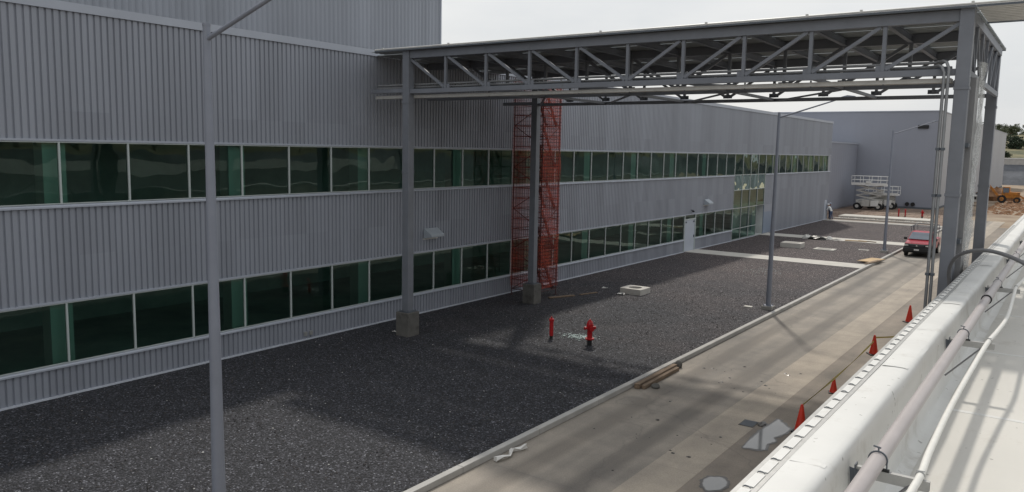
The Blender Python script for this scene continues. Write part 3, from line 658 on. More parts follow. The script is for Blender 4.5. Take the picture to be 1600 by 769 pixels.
# sway frames hanging below: second chord line under middle and far trusses is the bottom chord itself
for k in range(0, 11):
    x = PX(k) if k < 10 else 19.75
    b = MB()
    for (ya, yb) in ((YN+0.1, YM-0.1), (YM+0.1, YF-0.1)):
        b.box(x-0.06, x+0.06, ya, yb, 10.19, 10.205); b.box(x-0.06, x+0.06, ya, yb, 10.365, 10.38); b.box(x-0.01, x+0.01, ya, yb, 10.205, 10.365)
    b.build('cross_beam', 'steel', br)
    if k % 2 == 0 and 0 < k < 10:
        b = MB(); b.box(x-0.045, x+0.045, YN+0.09, YM-0.09, ZB-0.045, ZB+0.045); b.box(x-0.045, x+0.045, YM+0.09, YF-0.09, ZB-0.045, ZB+0.045); b.build('floor_beam', 'steel', br)
        xx = PX(k-2) if k > 2 else PX(0)+0.2
        b = MB(); b.beam((xx+0.1, YN+0.1, ZB-0.055), (x-0.1, YM-0.12, ZB-0.055), 0.07, 0.05); b.build('plan_brace', 'steel', br)
        b = MB(); b.beam((xx+0.1, YF-0.1, ZB-0.055), (x-0.1, YM+0.12, ZB-0.055), 0.07, 0.05); b.build('plan_brace', 'steel', br)
# end frame between the right columns
XE = 19.86
b = MB(); b.box(XE-0.06, XE+0.06, YN+0.17, YF-0.17, 10.2, 10.42); b.build('end_chord', 'steel', br)
b = MB(); b.box(XE-0.05, XE+0.05, YN+0.17, YF-0.17, ZB-0.07, ZB+0.07); b.build('end_chord', 'steel', br)
ne = 6; ye = [YN+0.15+(YF-YN-0.3)*i/ne for i in range(ne+1)]
for i in range(ne):
    if i: 
        b = MB(); b.box(XE-0.035, XE+0.035, ye[i]-0.035, ye[i]+0.035, ZB+0.07, 10.2); b.build('end_post', 'steel', br)
    p, q = ((XE, ye[i]+0.08, 10.18), (XE, ye[i+1]-0.06, ZB+0.09)) if i < 3 else ((XE, ye[i]+0.06, ZB+0.09), (XE, ye[i+1]-0.08, 10.18))
    b = MB(); b.beam(p, q, 0.06, 0.06); b.build('end_brace', 'steel', br)
# deck : ribbed sheet running along the bridge, in four widths with narrow gaps
def deck(y0, y1, x0, x1, nm='deck', m='deck'):
    b = MB(); prof = []; y = y0
    while y < y1-0.01:
        for dy, dz in ((0, 0), (0.1, 0), (0.13, 0.05), (0.2, 0.05), (0.23, 0)):
            if y+dy <= y1: prof.append((x0, y+dy, 10.43+dz))
        y += 0.25
    b.strip(prof, (x1-x0, 0, 0)); return b.build(nm, m, br)
deck(21.36, 22.2, 0.6, 19.98); deck(22.2, 24.0, 0.055, 19.98); deck(24.02, 26.9, 0.055, 19.98); deck(26.92, 28.6, 0.055, 19.98); deck(28.63, 30.14, 0.055, 19.98)
b = MB(); b.box(0.85, 19.98, 21.33, 21.355, 10.425, 10.475); b.box(0.85, 19.98, 30.145, 30.17, 10.40, 10.50); b.build('deck_edge', 'steel_dark', br)
deck(21.36, 23.9, 20.0, 30.0, 'deck_extension', 'galv_light')  # pale sheet colour stands in for light bounced up from the roof
b = MB(); b.box(19.985, 30, 21.33, 21.355, 10.425, 10.475); b.box(19.985, 30, 23.9, 23.925, 10.40, 10.50)
b.build('extension_edge', 'steel_dark', br)
for i, x in enumerate((8.1, 7.3)):
    b = MB(); b.tube([(x, 25.7, 10.48), (x, 25.7, 10.95-0.1*i)], 0.03, 6); b.build('roof_rod', 'steel_dark', br)
# pale pipe along deck edge
t = thing('edge_pipe', (10, 21.45, 10.56), 'thin pale pipe clipped along the top edge of the bridge deck', 'pipe')
b = MB(); b.tube([(0.80, 21.40, 10.515), (30, 21.40, 10.515)], 0.026, 8); b.build('pipe', 'galv_light', t)
for i, x in enumerate((1.2, 4.3, 10.2, 13.5, 16.2, 17.5, 19.9)):
    b = MB(); b.box(x-0.03, x+0.03, 21.37, 21.43, 10.49, 10.57); b.build('pipe_clip', 'galv_light', t)
MT['duct'] = mat('duct_grey', (0.25, 0.25, 0.255), 0.4, 0.2, 0.1, 2.0)
MT['conduit_grey'] = mat('conduit_grey', (0.24, 0.245, 0.25), 0.4, 0.2, 0.1, 4.0)
# conduits on the lower chord that turn down the right column
for i in range(2):
    xx = 19.52-0.09*i; yy = 21.42; zz = 9.26-0.10*i
    pts = [(0.5, yy+0.44, zz), (xx-0.5, yy+0.44, zz), (xx-0.3, yy+0.38, zz), (xx-0.15, yy+0.1, zz), (xx-0.06, yy, zz-0.04), (xx, yy-0.03, zz-0.18), (xx, yy-0.03, 0.02)]
    t = thing('conduit', (xx, yy, 0), ['grey conduit next to the column, right one of the pair dropping from the bridge', 'grey conduit farther from the column, left one of the pair dropping from the bridge'][i], 'conduit', 'conduit pair down the right bridge column')
    b = MB(); b.tube(pts, 0.036, 10); b.build('pipe', 'conduit_grey', t)
    for z in (7.2, 6.1, 4.2, 2.4):
        b = MB(); b.box(xx-0.055, xx+0.055, yy-0.075, yy+0.025, z-0.03, z+0.03); b.build('clamp', 'steel_dark', t)
t = thing('cable_tray', (10, 22.1, 8.7), 'flat pale cable tray slung under the near truss of the bridge', 'cable tray')
b = MB(); b.box(0.5, 19.55, 21.75, 22.0, 8.79, 8.80); b.box(0.5, 19.55, 21.735, 21.75, 8.775, 8.88); b.box(0.5, 19.55, 22.0, 22.015, 8.775, 8.88); b.build('tray', 'galv_light', t)
for k in range(1, 10):
    b = MB(); b.box(PX(k)-0.02, PX(k)+0.02, 21.77, 21.80, 8.76, 8.93); b.build('hanger', 'steel', t)
t = thing('service_pipe', (10, 22.6, 9.2), 'dark insulated pipe lying on the bridge floor beams behind the near truss', 'pipe')
b = MB(); b.tube([(0.5, 22.9, 9.17), (19.4, 22.9, 9.17)], 0.10, 12); b.build('pipe', 'steel_dark', t)
for x in (3, 6.4, 9.9, 13.3, 16.8):
    b = MB(); b.tube([(x-0.04, 22.9, 9.17), (x+0.04, 22.9, 9.17)], 0.118, 12); b.build('band', 'galv', t)
# vertical duct wrapped in clear film
t = thing('wrapped_duct', (19.98, 21.9, 0), 'tall pale cable duct loosely wrapped in clear plastic beside the right bridge column', 'duct')
b = MB(); b.box(19.84, 20.04, 22.05, 22.75, 0.02, 8.9); b.build('duct', 'duct', t)
for z in (7.3, 5.0, 3.2):
    b = MB(); b.box(19.9, 20.02, 21.755, 22.05, z-0.05, z+0.05); b.build('bracket', 'steel_dark', t)
b = MB(); rnd = random.Random(3); prof = []
nz_ = 46
for j in range(nz_+1):
    z = 9.3-j*(6.3/nz_)
    for i in range(13):
        a = i/12
        wv = 0.05*math.sin(j*0.55+i*1.3)+0.045*math.sin(j*0.21-i*2.1)
        b.v.append((20.06+0.05*abs(math.sin(a*9+j*0.07))+wv*0.8, 22.45+0.36*a+0.10*math.sin(j*0.16)-0.0*a+wv, z))
for j in range(nz_):
    for i in range(12): b.f.append((j*13+i, j*13+i+1, (j+1)*13+i+1, (j+1)*13+i))
b.sm = True; b.build('plastic_film', 'film', t)
# concrete pedestals
for i, (x, y, lab) in enumerate(((PX(0), YN, 'stained concrete pedestal under the near left bridge column'), (PX(0), YF, 'concrete pedestal under the left bridge column in front of the red scaffold'), (19.8, YN, 'low concrete pedestal under the near right bridge column'), (19.73, YF, 'low concrete pedestal under the far right bridge column'))):
    h = 0.95 if i < 2 else 0.35
    b = MB(); b.box(x-0.31, x+0.31, y-0.31, y+0.31, -0.02, h); tag(b.build('concrete_pedestal', 'pedestal', bevel=0.025), lab, 'pedestal', 'bridge column pedestals')

# ================================================================== scaffold tower
t = thing('scaffold_tower', (1.1, 31.7, 0), 'red netted scaffold tower standing against the factory facade', 'scaffold')
xa, xb, ya, yb = 0.35, 1.95, 31.0, 32.45; HT = 10.3
MT['scaf'] = mat('scaffold_steel', (0.075, 0.03, 0.03), 0.6, 0.1, 0.3, 4.0)
for x in (xa, xb):
    for y in (ya, yb):
        b = MB(); b.tube([(x, y, 0.08), (x, y, HT)], 0.026, 8); lg = b.build('leg', 'scaf', t)
        b = MB(); b.cbox(x, y, 0.07, 0.16, 0.16, 0.02); b.build('foot_plate', 'scaf', lg)
for i in range(21):
    z = 0.35+i*0.485
    b = MB()
    b.tube([(xa, ya, z), (xb, ya, z)], 0.02, 6); b.tube([(xa, yb, z), (xb, yb, z)], 0.02, 6); b.tube([(xa, ya, z), (xa, yb, z)], 0.02, 6); b.tube([(xb, ya, z), (xb, yb, z)], 0.02, 6)
    b.build('ledger', 'scaf', t)
    if i % 2 == 0 and i < 20:
        i = i//2
        b = MB(); p, q = ((xb-0.02, ya, z), (xb-0.02, yb, z+0.97)) if i % 2 else ((xb-0.02, yb, z), (xb-0.02, ya, z+0.97)); b.tube([p, q], 0.018, 6)
        p, q = ((xa, ya+0.02, z), (xb, ya+0.02, z+0.97)) if i % 2 == 0 else ((xb, ya+0.02, z), (xa, ya+0.02, z+0.97)); b.tube([p, q], 0.018, 6); b.build('brace', 'scaf', t)
for i in range(5):
    z = 0.35+i*1.94
    b = MB(); a = (1.3, yb-0.15, z); e = (1.3, ya+0.2, z+1.9)
    for dx in (0, 0.55): b.beam((a[0]+dx, a[1], a[2]), (e[0]+dx, e[1], e[2]), 0.04, 0.14)
    for s in range(8):
        q = (s+0.5)/8; b.box(1.3, 1.85, a[1]+(e[1]-a[1])*q-0.09, a[1]+(e[1]-a[1])*q+0.09, a[2]+(e[2]-a[2])*q-0.012, a[2]+(e[2]-a[2])*q+0.012)
    b.build('stair', 'scaf', t)
b = MB(); rnd = random.Random(5)
def netface(p, q, z0, z1, n=8, m=24):
    o = len(b.v); p = Vector(p); q = Vector(q); nrm = Vector((q-p)).cross(Vector((0, 0, 1))).normalized()
    for j in range(m+1):
        for i in range(n+1):
            e = p.lerp(q, i/n); wv = 0.03*math.sin(j*0.9+i*1.7)+rnd.uniform(-0.02, 0.03)
            b.v.append((e.x+nrm.x*wv, e.y+nrm.y*wv, z0+(z1-z0)*j/m+rnd.uniform(-0.02, 0.02)))
    for j in range(m):
        for i in range(n): b.f.append((o+j*(n+1)+i, o+j*(n+1)+i+1, o+(j+1)*(n+1)+i+1, o+(j+1)*(n+1)+i))
netface((xa-0.05, ya-0.05, 0), (xb+0.05, ya-0.05, 0), 0.5, 10.2); netface((xb+0.05, ya-0.05, 0), (xb+0.05, yb+0.05, 0), 0.5, 10.2); netface((xa, yb+0.05, 0), (xb+0.05, yb+0.05, 0), 0.5, 10.2)
b.sm = True; b.build('debris_net', 'net', t)
b = MB(); b.beam((2.3, 31.3, 0.09), (2.9, 32.6, 0.10), 0.2, 0.04, (0, 0, 1)); tag(b.build('scaffold_board', 'wood'), 'short loose board lying on the gravel by the foot of the scaffold', 'board')
b = MB(); b.beam((3.0, 33.0, 0.09), (3.3, 34.1, 0.09), 0.14, 0.03); tag(b.build('scaffold_board', 'wood'), 'thin pale board lying on the gravel farther from the scaffold foot', 'board')

# ================================================================== street lamps
def lamp(x, y, top, lab, armx, armz, r0=0.12, r1=0.058):
    t = thing('street_lamp', (x, y, 0), lab, 'street lamp', 'lamp posts along the kerb')
    b = MB(); b.box(x-0.24, x+0.24, y-0.24, y+0.24, 0.03, 0.22); b.build('footing', 'concrete', t, bevel=0.02)
    b = MB(); b.box(x-0.19, x+0.19, y-0.19, y+0.19, 0.22, 0.245)
    for i in (-1, 1):
        for j in (-1, 1): b.tube([(x+i*0.15, y+j*0.15, 0.245), (x+i*0.15, y+j*0.15, 0.31)], 0.018, 6)
    b.build('base_plate', 'pole', t)
    b = MB(); b.tube([(x, y, 0.245), (x, y, top*0.5), (x, y, top)], [r0, (r0+r1)/2, r1], 16); b.build('pole', 'pole', t)
    b = MB(); b.tube([(x, y, top-0.22), (x+0.06, y, top-0.18), (x+armx, y, top-0.2+armz)], [0.04, 0.038, 0.028], 10); b.build('arm', 'pole', t)
    b = MB(); b.tube([(x, y, top), (x, y, top+0.04)], r1*1.1, 12); b.build('pole_cap', 'pole', t)
    b = MB(); b.box(x+r0*0.62, x+r0*0.62+0.02, y-0.05, y+0.05, 1.0, 1.2); b.build('hand_hole', 'black', t)
    ex, ez = x+armx, top-0.2+armz
    b = MB(); b.prism([(ex-0.05, y-0.12, ez-0.03), (ex+0.5, y-0.14, ez+0.03), (ex+0.5, y-0.14, ez+0.07), (ex+0.2, y-0.13, ez+0.11), (ex-0.05, y-0.10, ez+0.05)], (0, 0.26, 0)); h = b.build('luminaire', 'pole', t, bevel=0.015)
    b = MB(); b.prism([(ex+0.05, y-0.10, ez-0.022), (ex+0.45, y-0.10, ez+0.022), (ex+0.45, y-0.10, ez+0.010), (ex+0.05, y-0.10, ez-0.034)], (0, 0.2, 0)); b.build('lens', 'lens', h)
lamp(11.2, 7.44, 8.78, 'nearest grey lamp post standing close in the gravel on the left', 2.6, 0.8, 0.115)
lamp(11.26, 35.65, 8.8, 'middle grey lamp post beside the kerb in front of the entrance windows', 2.6, 0.8, 0.115)
lamp(11.1, 62.72, 8.8, 'farthest grey lamp post by the kerb behind the red pickup front', 2.5, 0.85, 0.115)

# ================================================================== things on the gravel
t = thing('fire_hydrant', (8.37, 24.55, 0), 'red dry-barrel fire hydrant with side nozzles standing nearest on the gravel', 'hydrant', 'red fire hydrants')
def hydrant_parts(t, x, y, s=1.0):
    b = MB(); b.lathe([(0.085, 0.0), (0.085, 0.26)], (x, y, 0.02), 18); b.build('foot', 'black', t)
    b = MB(); b.lathe([(0.15, 0.28), (0.16, 0.29), (0.16, 0.33), (0.095, 0.345), (0.095, 0.62), (0.12, 0.66), (0.12, 0.78), (0.13, 0.79), (0.13, 0.83), (0.10, 0.845)], (x, y, 0.0), 20); b.build('barrel', 'red', t)
    b = MB(); b.lathe([(0.115, 0.845), (0.105, 0.90), (0.07, 0.955), (0.035, 0.98), (0.03, 1.02), (0.012, 1.03)], (x, y, 0.0), 18); b.build('bonnet', 'red', t)
    for dx, dy, rr in ((0.8, -0.6, 0.075), (-0.6, -0.8, 0.055), (0.6, 0.8, 0.055)):
        b = MB(); b.tube([(x+dx*0.09, y+dy*0.09, 0.70), (x+dx*0.18, y+dy*0.18, 0.70)], rr, 12); b.tube([(x+dx*0.18, y+dy*0.18, 0.70), (x+dx*0.215, y+dy*0.215, 0.70)], rr*1.2, 8); b.build('nozzle', 'red', t)
hydrant_parts(t, 8.37, 24.55)
def post_thing(x, y, h, lab, grp):
    t = thing('indicator_post', (x, y, 0), lab, 'post', grp)
    b = MB(); b.lathe([(0.06, 0.0), (0.06, 0.14)], (x, y, 0.02), 12); b.build('foot', 'black', t)
    b = MB(); b.lathe([(0.075, 0.14), (0.075, h-0.12), (0.095, h-0.11), (0.095, h-0.04), (0.05, h)], (x, y, 0.02), 14); b.build('barrel', 'red', t)
    b = MB(); b.cbox(x, y, h+0.05, 0.04, 0.04, 0.07); b.build('operating_nut', 'red', t)
    return t
post_thing(6.71, 24.6, 0.8, 'slim red valve indicator post on the gravel left of the near hydrant', 'red indicator posts')
t2 = post_thing(5.5, 101.3, 0.95, 'left one of two small red posts behind the far concrete slab', 'red indicator posts')
post_thing(6.15, 101.6, 0.95, 'second small red post behind the far slab, nearer the far hydrant', 'red indicator posts')
t = thing('fire_hydrant', (7.95, 101.4, 0), 'small distant red hydrant behind the far concrete slab', 'hydrant', 'red fire hydrants'); hydrant_parts(t, 7.95, 101.4)
def inspection_box(x, y, wx, wy, h, lab, hole=True):
    t = thing('inspection_box', (x, y, 0), lab, 'manhole', 'concrete inspection boxes on the gravel')
    n = 24; b = MB()
    if hole:
        rr = min(wx, wy)*0.30; pts = []
        for k in range(n):
            a = 2*math.pi*k/n; pts.append((math.cos(a), math.sin(a)))
        vi = [(x+c*rr, y+s*rr, h) for c, s in pts]; vo = []
        for c, s in pts:
            q = max(abs(c)/(wx/2), abs(s)/(wy/2)); vo.append((x+c/q, y+s/q, h))
        vb = [(p[0], p[1], 0) for p in vo]; vd = [(p[0], p[1], h-0.18) for p in vi]
        b.add(vi+vo+vb+vd, [(k, (k+1) % n, n+(k+1) % n, n+k) for k in range(n)]+[(n+k, n+(k+1) % n, 2*n+(k+1) % n, 2*n+k) for k in range(n)]+[(k, 3*n+k, 3*n+(k+1) % n, (k+1) % n) for k in range(n)])
        b.build('box', 'concrete_light', t)
        b = MB(); b.lathe([(rr*0.985, 0), (rr*0.985, 0.03)], (x, y, h-0.13), n); b.build('cover', 'pedestal', t)
    else:
        b.box(x-wx/2, x+wx/2, y-wy/2, y+wy/2, 0, h); b.build('box', 'concrete_light', t, bevel=0.02)
        b = MB(); b.box(x-wx*0.3, x+wx*0.3, y-wy*0.3, y+wy*0.3, h, h+0.02); b.build('cover', 'concrete', t)
inspection_box(4.77, 35.35, 1.15, 1.1, 0.34, 'square raised concrete manhole box with a round opening nearest on the gravel')
inspection_box(4.95, 61.3, 1.5, 1.2, 0.42, 'raised concrete inspection box at the shadow edge beyond the first footpath', False)
inspection_box(7.3, 61.3, 1.45, 1.2, 0.13, 'low flat concrete inspection slab in the sun beyond the first footpath', False)
inspection_box(9.6, 63.2, 0.7, 0.5, 0.09, 'small dark flat cover in the gravel beside the farthest lamp post', False)
b = MB(); b.box(10.25, 10.62, 35.25, 35.55, 0.03, 0.13); tag(b.build('paving_block', 'concrete_light', bevel=0.02), 'small pale concrete block on the gravel beside the middle lamp post', 'block')
# stones that catch the light, shards, litter on gravel
def scatter(name, m, n, area, smin, smax, label, cat, seed, zb=0.07, flat=0.6):
    rnd = random.Random(seed); b = MB()
    for _ in range(n):
        if len(area) == 4: x = rnd.uniform(area[0], area[1]); y = rnd.uniform(area[2], area[3])
        else: x = rnd.gauss(area[0], area[2]); y = rnd.gauss(area[1], area[3] if len(area) > 3 else area[2])
        s = rnd.uniform(smin, smax); vs = []
        for i in range(5):
            a = 2*math.pi*i/5+rnd.uniform(-.3, .3); vs.append((x+s*math.cos(a)*rnd.uniform(.6, 1), y+s*math.sin(a)*rnd.uniform(.6, 1), zb))
        vs.append((x+rnd.uniform(-.3, .3)*s, y+rnd.uniform(-.3, .3)*s, zb+s*flat))
        b.add(vs, [(i, (i+1) % 5, 5) for i in range(5)])
    o = b.build(name, m); tag(o, label, cat, None, 'stuff'); return o
MT['stone_pale'] = mat('stone_pale', (0.5, 0.49, 0.47), 0.8, 0, 0.4, 3.0)
MT['stone_dark'] = mat('stone_dark', (0.05, 0.045, 0.045), 0.8, 0, 0.6, 1.5)
MT['shard'] = mat('shard', (0.55, 0.66, 0.65), 0.1, 0, 0.2, 8.0)
scatter('gravel_stones', 'stone_dark', 9000, (0.3, 11.6, 5.5, 40.0), 0.015, 0.042, 'loose dark stones on the gravel bed', 'gravel', 11, 0.062, 0.7)
scatter('pale_stones', 'stone_pale', 420, (0.5, 11.4, 5.0, 52.0), 0.010, 0.030, 'few pale stone chips on the dark gravel', 'gravel', 12, 0.066, 0.6)
rnd = random.Random(21)
def shards(x, y, sx, sy, n, lab, seed):
    rnd = random.Random(seed); b = MB()
    for _ in range(n):
        px, py = rnd.gauss(x, sx), rnd.gauss(y, sy); s = rnd.uniform(0.015, 0.05); a = rnd.uniform(0, 6.28)
        b.add([(px+s*math.cos(a+k*2.1), py+s*math.sin(a+k*2.1), 0.085+rnd.uniform(0, 0.012)) for k in range(3)], [(0, 1, 2)])
    tag(b.build('glass_shards', 'shard'), lab, 'shards', None, 'stuff')
shards(7.45, 25.4, 0.28, 0.22, 320, 'spill of pale glass shards on the gravel between red post and hydrant', 1)
shards(7.2, 47.0, 0.7, 0.9, 160, 'thin scatter of pale shards on the gravel before the first footpath', 2)
# papers on gravel
def paper(x, y, z, s, lab, m='paper', seed=1, nm='paper_scrap', cat='litter'):
    rnd = random.Random(seed); b = MB(); n = 5
    for j in range(n+1):
        for i in range(n+1): b.v.append((x+s*(i/n-.5)+rnd.uniform(-.02, .02), y+s*0.7*(j/n-.5)+rnd.uniform(-.02, .02), z+0.01+abs(rnd.gauss(0, s*0.10))))
    for j in range(n):
        for i in range(n): b.f.append((j*(n+1)+i, j*(n+1)+i+1, (j+1)*(n+1)+i+1, (j+1)*(n+1)+i))
    o = b.build(nm, m); tag(o, lab, cat); return o
paper(4.45, 34.45, 0.08, 0.35, 'crumpled pale sheet leaning by the near manhole box', seed=2)
paper(3.0, 35.5, 0.07, 0.28, 'small flat pale scrap in the shade near the scaffold', seed=4)
paper(1.65, 21.6, 0.07, 0.25, 'pale scrap on the gravel left of the near left pedestal', seed=6)
# crumpled plastic strip on the road
b = MB(); b.tube([(12.02, 13.95, 0.06), (12.10, 14.12, 0.09), (12.13, 14.35, 0.05), (12.05, 14.52, 0.11), (12.0, 14.66, 0.07), (12.12, 14.80, 0.06), (12.14, 14.98, 0.10)], [0.075, 0.04, 0.024, 0.04, 0.028, 0.032, 0.05], 7)
rnd = random.Random(9); b.v = [(p[0]+rnd.uniform(-.025, .025), p[1]+rnd.uniform(-.025, .025), max(0.01, p[2]+rnd.uniform(-.02, .02))) for p in b.v]
tag(b.build('plastic_strip', 'paper'), 'twisted white plastic strip lying on the road against the kerb', 'litter')
scatter('mud_bits', 'wet', 40, (12.6, 15.6, 15.0, 26.0), 0.02, 0.09, 'dark mud bits strewn on the road', 'mud', 41, 0.004, 0.3)
# timbers on the kerb edge
b = MB(); b.beam((12.02, 21.0, 0.08), (11.98, 23.85, 0.08), 0.16, 0.155); tag(b.build('timber_beam', 'wood', bevel=0.012), 'thick old timber lying on the road along the kerb', 'timber')
b = MB(); b.beam((12.19, 21.1, 0.06), (12.14, 23.7, 0.06), 0.12, 0.115); tag(b.build('timber_beam', 'wood', bevel=0.012), 'thinner timber lying beside the thick one on its road side', 'timber')
b = MB(); b.lathe([(0.10, 0), (0.14, 0.05), (0.12, 0.10), (0.05, 0.14)], (12.42, 21.45, 0.0), 7); tag(b.build('rock', 'pedestal'), 'dark stone on the road by the near end of the timbers', 'stone')
b = MB(); b.lathe([(0.11, 0), (0.13, 0.12), (0.09, 0.20), (0.04, 0.24)], (12.02, 24.05, 0.0), 6); tag(b.build('rock', 'pedestal'), 'dark stone wedged against the kerb at the far end of the timbers', 'stone')
# plywood and debris by the paths
b = MB(); b.beam((11.2, 55.5, 0.17), (11.7, 57.6, 0.19), 0.9, 0.03); tag(b.build('plywood_sheet', 'ply'), 'pale plywood offcut lying over the kerb beyond the first footpath', 'board')
b = MB(); b.beam((11.6, 54.3, 0.19), (11.95, 56.6, 0.20), 0.25, 0.04); tag(b.build('plank', 'wood'), 'dark plank lying over the kerb beside the plywood offcut', 'board')
def heap(x, y, z, rx, ry, h, m, nm, lab, cat, seed):
    rnd = random.Random(seed); b = MB(); n, k = 12, 5
    for j in range(k):
        q = j/(k-1)
        for i in range(n):
            a = 2*math.pi*i/n; rr = math.cos(q*1.35)*rnd.uniform(.75, 1.15)
            b.v.append((x+rx*rr*math.cos(a), y+ry*rr*math.sin(a), z+(0 if j == 0 else h*math.sin(q*1.5)*rnd.uniform(.75, 1.15))))
    for j in range(k-1):
        for i in range(n): b.f.append((j*n+i, j*n+(i+1) % n, (j+1)*n+(i+1) % n, (j+1)*n+i))
    b.f.append(tuple((k-1)*n+i for i in range(n)))
    return tag(b.build(nm, m), lab, cat)
heap(4.9, 68.5, 0.05, 0.75, 0.5, 0.30, 'plastic_black', 'plastic_heap', 'black plastic sheeting heaped on the edge of the second footpath', 'heap', 3)
heap(4.0, 68.6, 0.05, 0.35, 0.35, 0.34, 'paper', 'sack', 'white sack left of the black plastic heap on the second footpath', 'sack', 4)
heap(5.75, 68.9, 0.05, 0.30, 0.3, 0.28, 'paper', 'sack', 'white sack right of the black plastic heap on the second footpath', 'sack', 5)
heap(6.4, 68.7, 0.05, 0.40, 0.3, 0.16, 'concrete_light', 'sack', 'flattened grey sack beside the boards on the second footpath', 'sack', 6)
b = MB(); b.beam((7.0, 68.9, 0.13), (8.6, 69.1, 0.14), 0.25, 0.05); tag(b.build('plank', 'ply'), 'orange brown plank lying on the second footpath', 'board')
b = MB(); b.beam((7.9, 69.5, 0.12), (9.3, 69.2, 0.12), 0.12, 0.06); tag(b.build('plank', 'wood'), 'dark thin plank right of the orange brown one on the second footpath', 'board')
scatter('rubble', 'stone_pale', 260, (0.4, 9.5, 93.6, 95.0), 0.05, 0.22, 'pale and brown rubble between the far footpath edge and the slab', 'rubble', 31, 0.02, 0.6)
scatter('rubble', 'wood', 200, (0.4, 9.5, 93.6, 95.0), 0.06, 0.25, 'brown rubble lumps before the far concrete slab', 'rubble', 32, 0.02, 0.6)
scatter('dirt_clods', 'wood', 400, (-2, 9.5, 98.6, 118), 0.04, 0.16, 'brown clods on the bare yard before the warehouse', 'rubble', 33, 0.01, 0.5)

# ================================================================== road side things
PUD1 = [(16.24, 20.88), (16.55, 20.52), (16.72, 20.33), (16.71, 19.83), (16.57, 19.43), (16.69, 19.2), (16.58, 18.84), (16.67, 18.48), (16.47, 18.38), (16.17, 18.30), (16.15, 19.09), (16.15, 19.84)]
PUD2 = [(16.16, 15.94), (16.21, 16.09), (16.39, 16.27), (16.50, 16.22), (16.62, 16.09), (16.67, 15.92), (16.65, 15.6), (16.42, 15.39), (16.25, 15.64)]
puddle(PUD1, 0.012, 'puddle', '')
puddle(PUD2, 0.012, 'puddle', '')
t = thing('drain_grate', (15.55, 20.1, 0), 'dark square drain grate sunk in the pale gutter strip', 'drain')
b = MB(); b.box(15.53, 15.92, 19.82, 20.34, 0.0, 0.012); b.build('frame', 'pedestal', t)
b = MB()
for i in range(6): b.box(15.56, 15.89, 19.86+i*0.078, 19.91+i*0.078, 0.013, 0.022)
b.build('bars', 'steel_dark', t)
heap(16.02, 20.25, 0.0, 0.12, 0.22, 0.05, 'wet', 'mud_clump', 'dark mud clump beside the drain grate', 'mud', 8)
cone_spots = ((16.98, 20.3, 0.72, 'faded red traffic cone by the large puddle, nearest to us'), (16.80, 24.37, 0.46, 'short red traffic cone, second from the puddle'), (16.78, 30.12, 0.70, 'dark marked red traffic cone in the middle of the row, third from the puddle'), (16.83, 37.07, 0.74, 'red traffic cone farthest along the apron near the bridge column'))
def make_cone():
    t = thing('traffic_cone', (0, 0, 0), '', 'traffic cone', 'traffic cones along the apron')
    b = MB(); b.box(-0.19, 0.19, -0.19, 0.19, 0.0, 0.035); b.build('base', 'black', t, bevel=0.01)
    b = MB(); b.lathe([(0.155, 0.035), (0.15, 0.05), (0.035, 0.70), (0.028, 0.72)], (0, 0, 0), 18); b.build('body', 'cone', t)
    return t
cp = make_cone()
for i, (x, y, h, lab) in enumerate(cone_spots):
    o = cp if i == 0 else copy_tree(cp)
    o.location = (x, y, 0.004); s = h/0.72; o.scale = (1, 1, s) if h > 0.6 else (0.75, 0.75, s); o.rotation_euler = (0, 0, 0.3*i); o['label'] = lab
def tape(p, q, sag, lab):
    b = MB(); p = Vector(p); q = Vector(q); n = 14; rnd = random.Random(4)
    for i in range(n+1):
        e = p.lerp(q, i/n); z = e.z-sag*4*(i/n)*(1-i/n); tw = math.sin(i*0.9)*0.012
        b.v += [(e.x-tw, e.y, z-0.028), (e.x+tw, e.y, z+0.028)]
    for i in range(n): b.f.append((2*i, 2*i+2, 2*i+3, 2*i+1))
    tag(b.build('caution_tape', 'tape'), lab, 'tape')
tape((16.98, 20.3, 0.70), (16.78, 30.1, 0.50), 0.07, 'sagging yellow caution tape from the near cone to the middle cone')
tape((16.78, 30.1, 0.62), (18.4, 33.6, 0.55), 0.08, 'yellow caution tape running right from the middle cone')

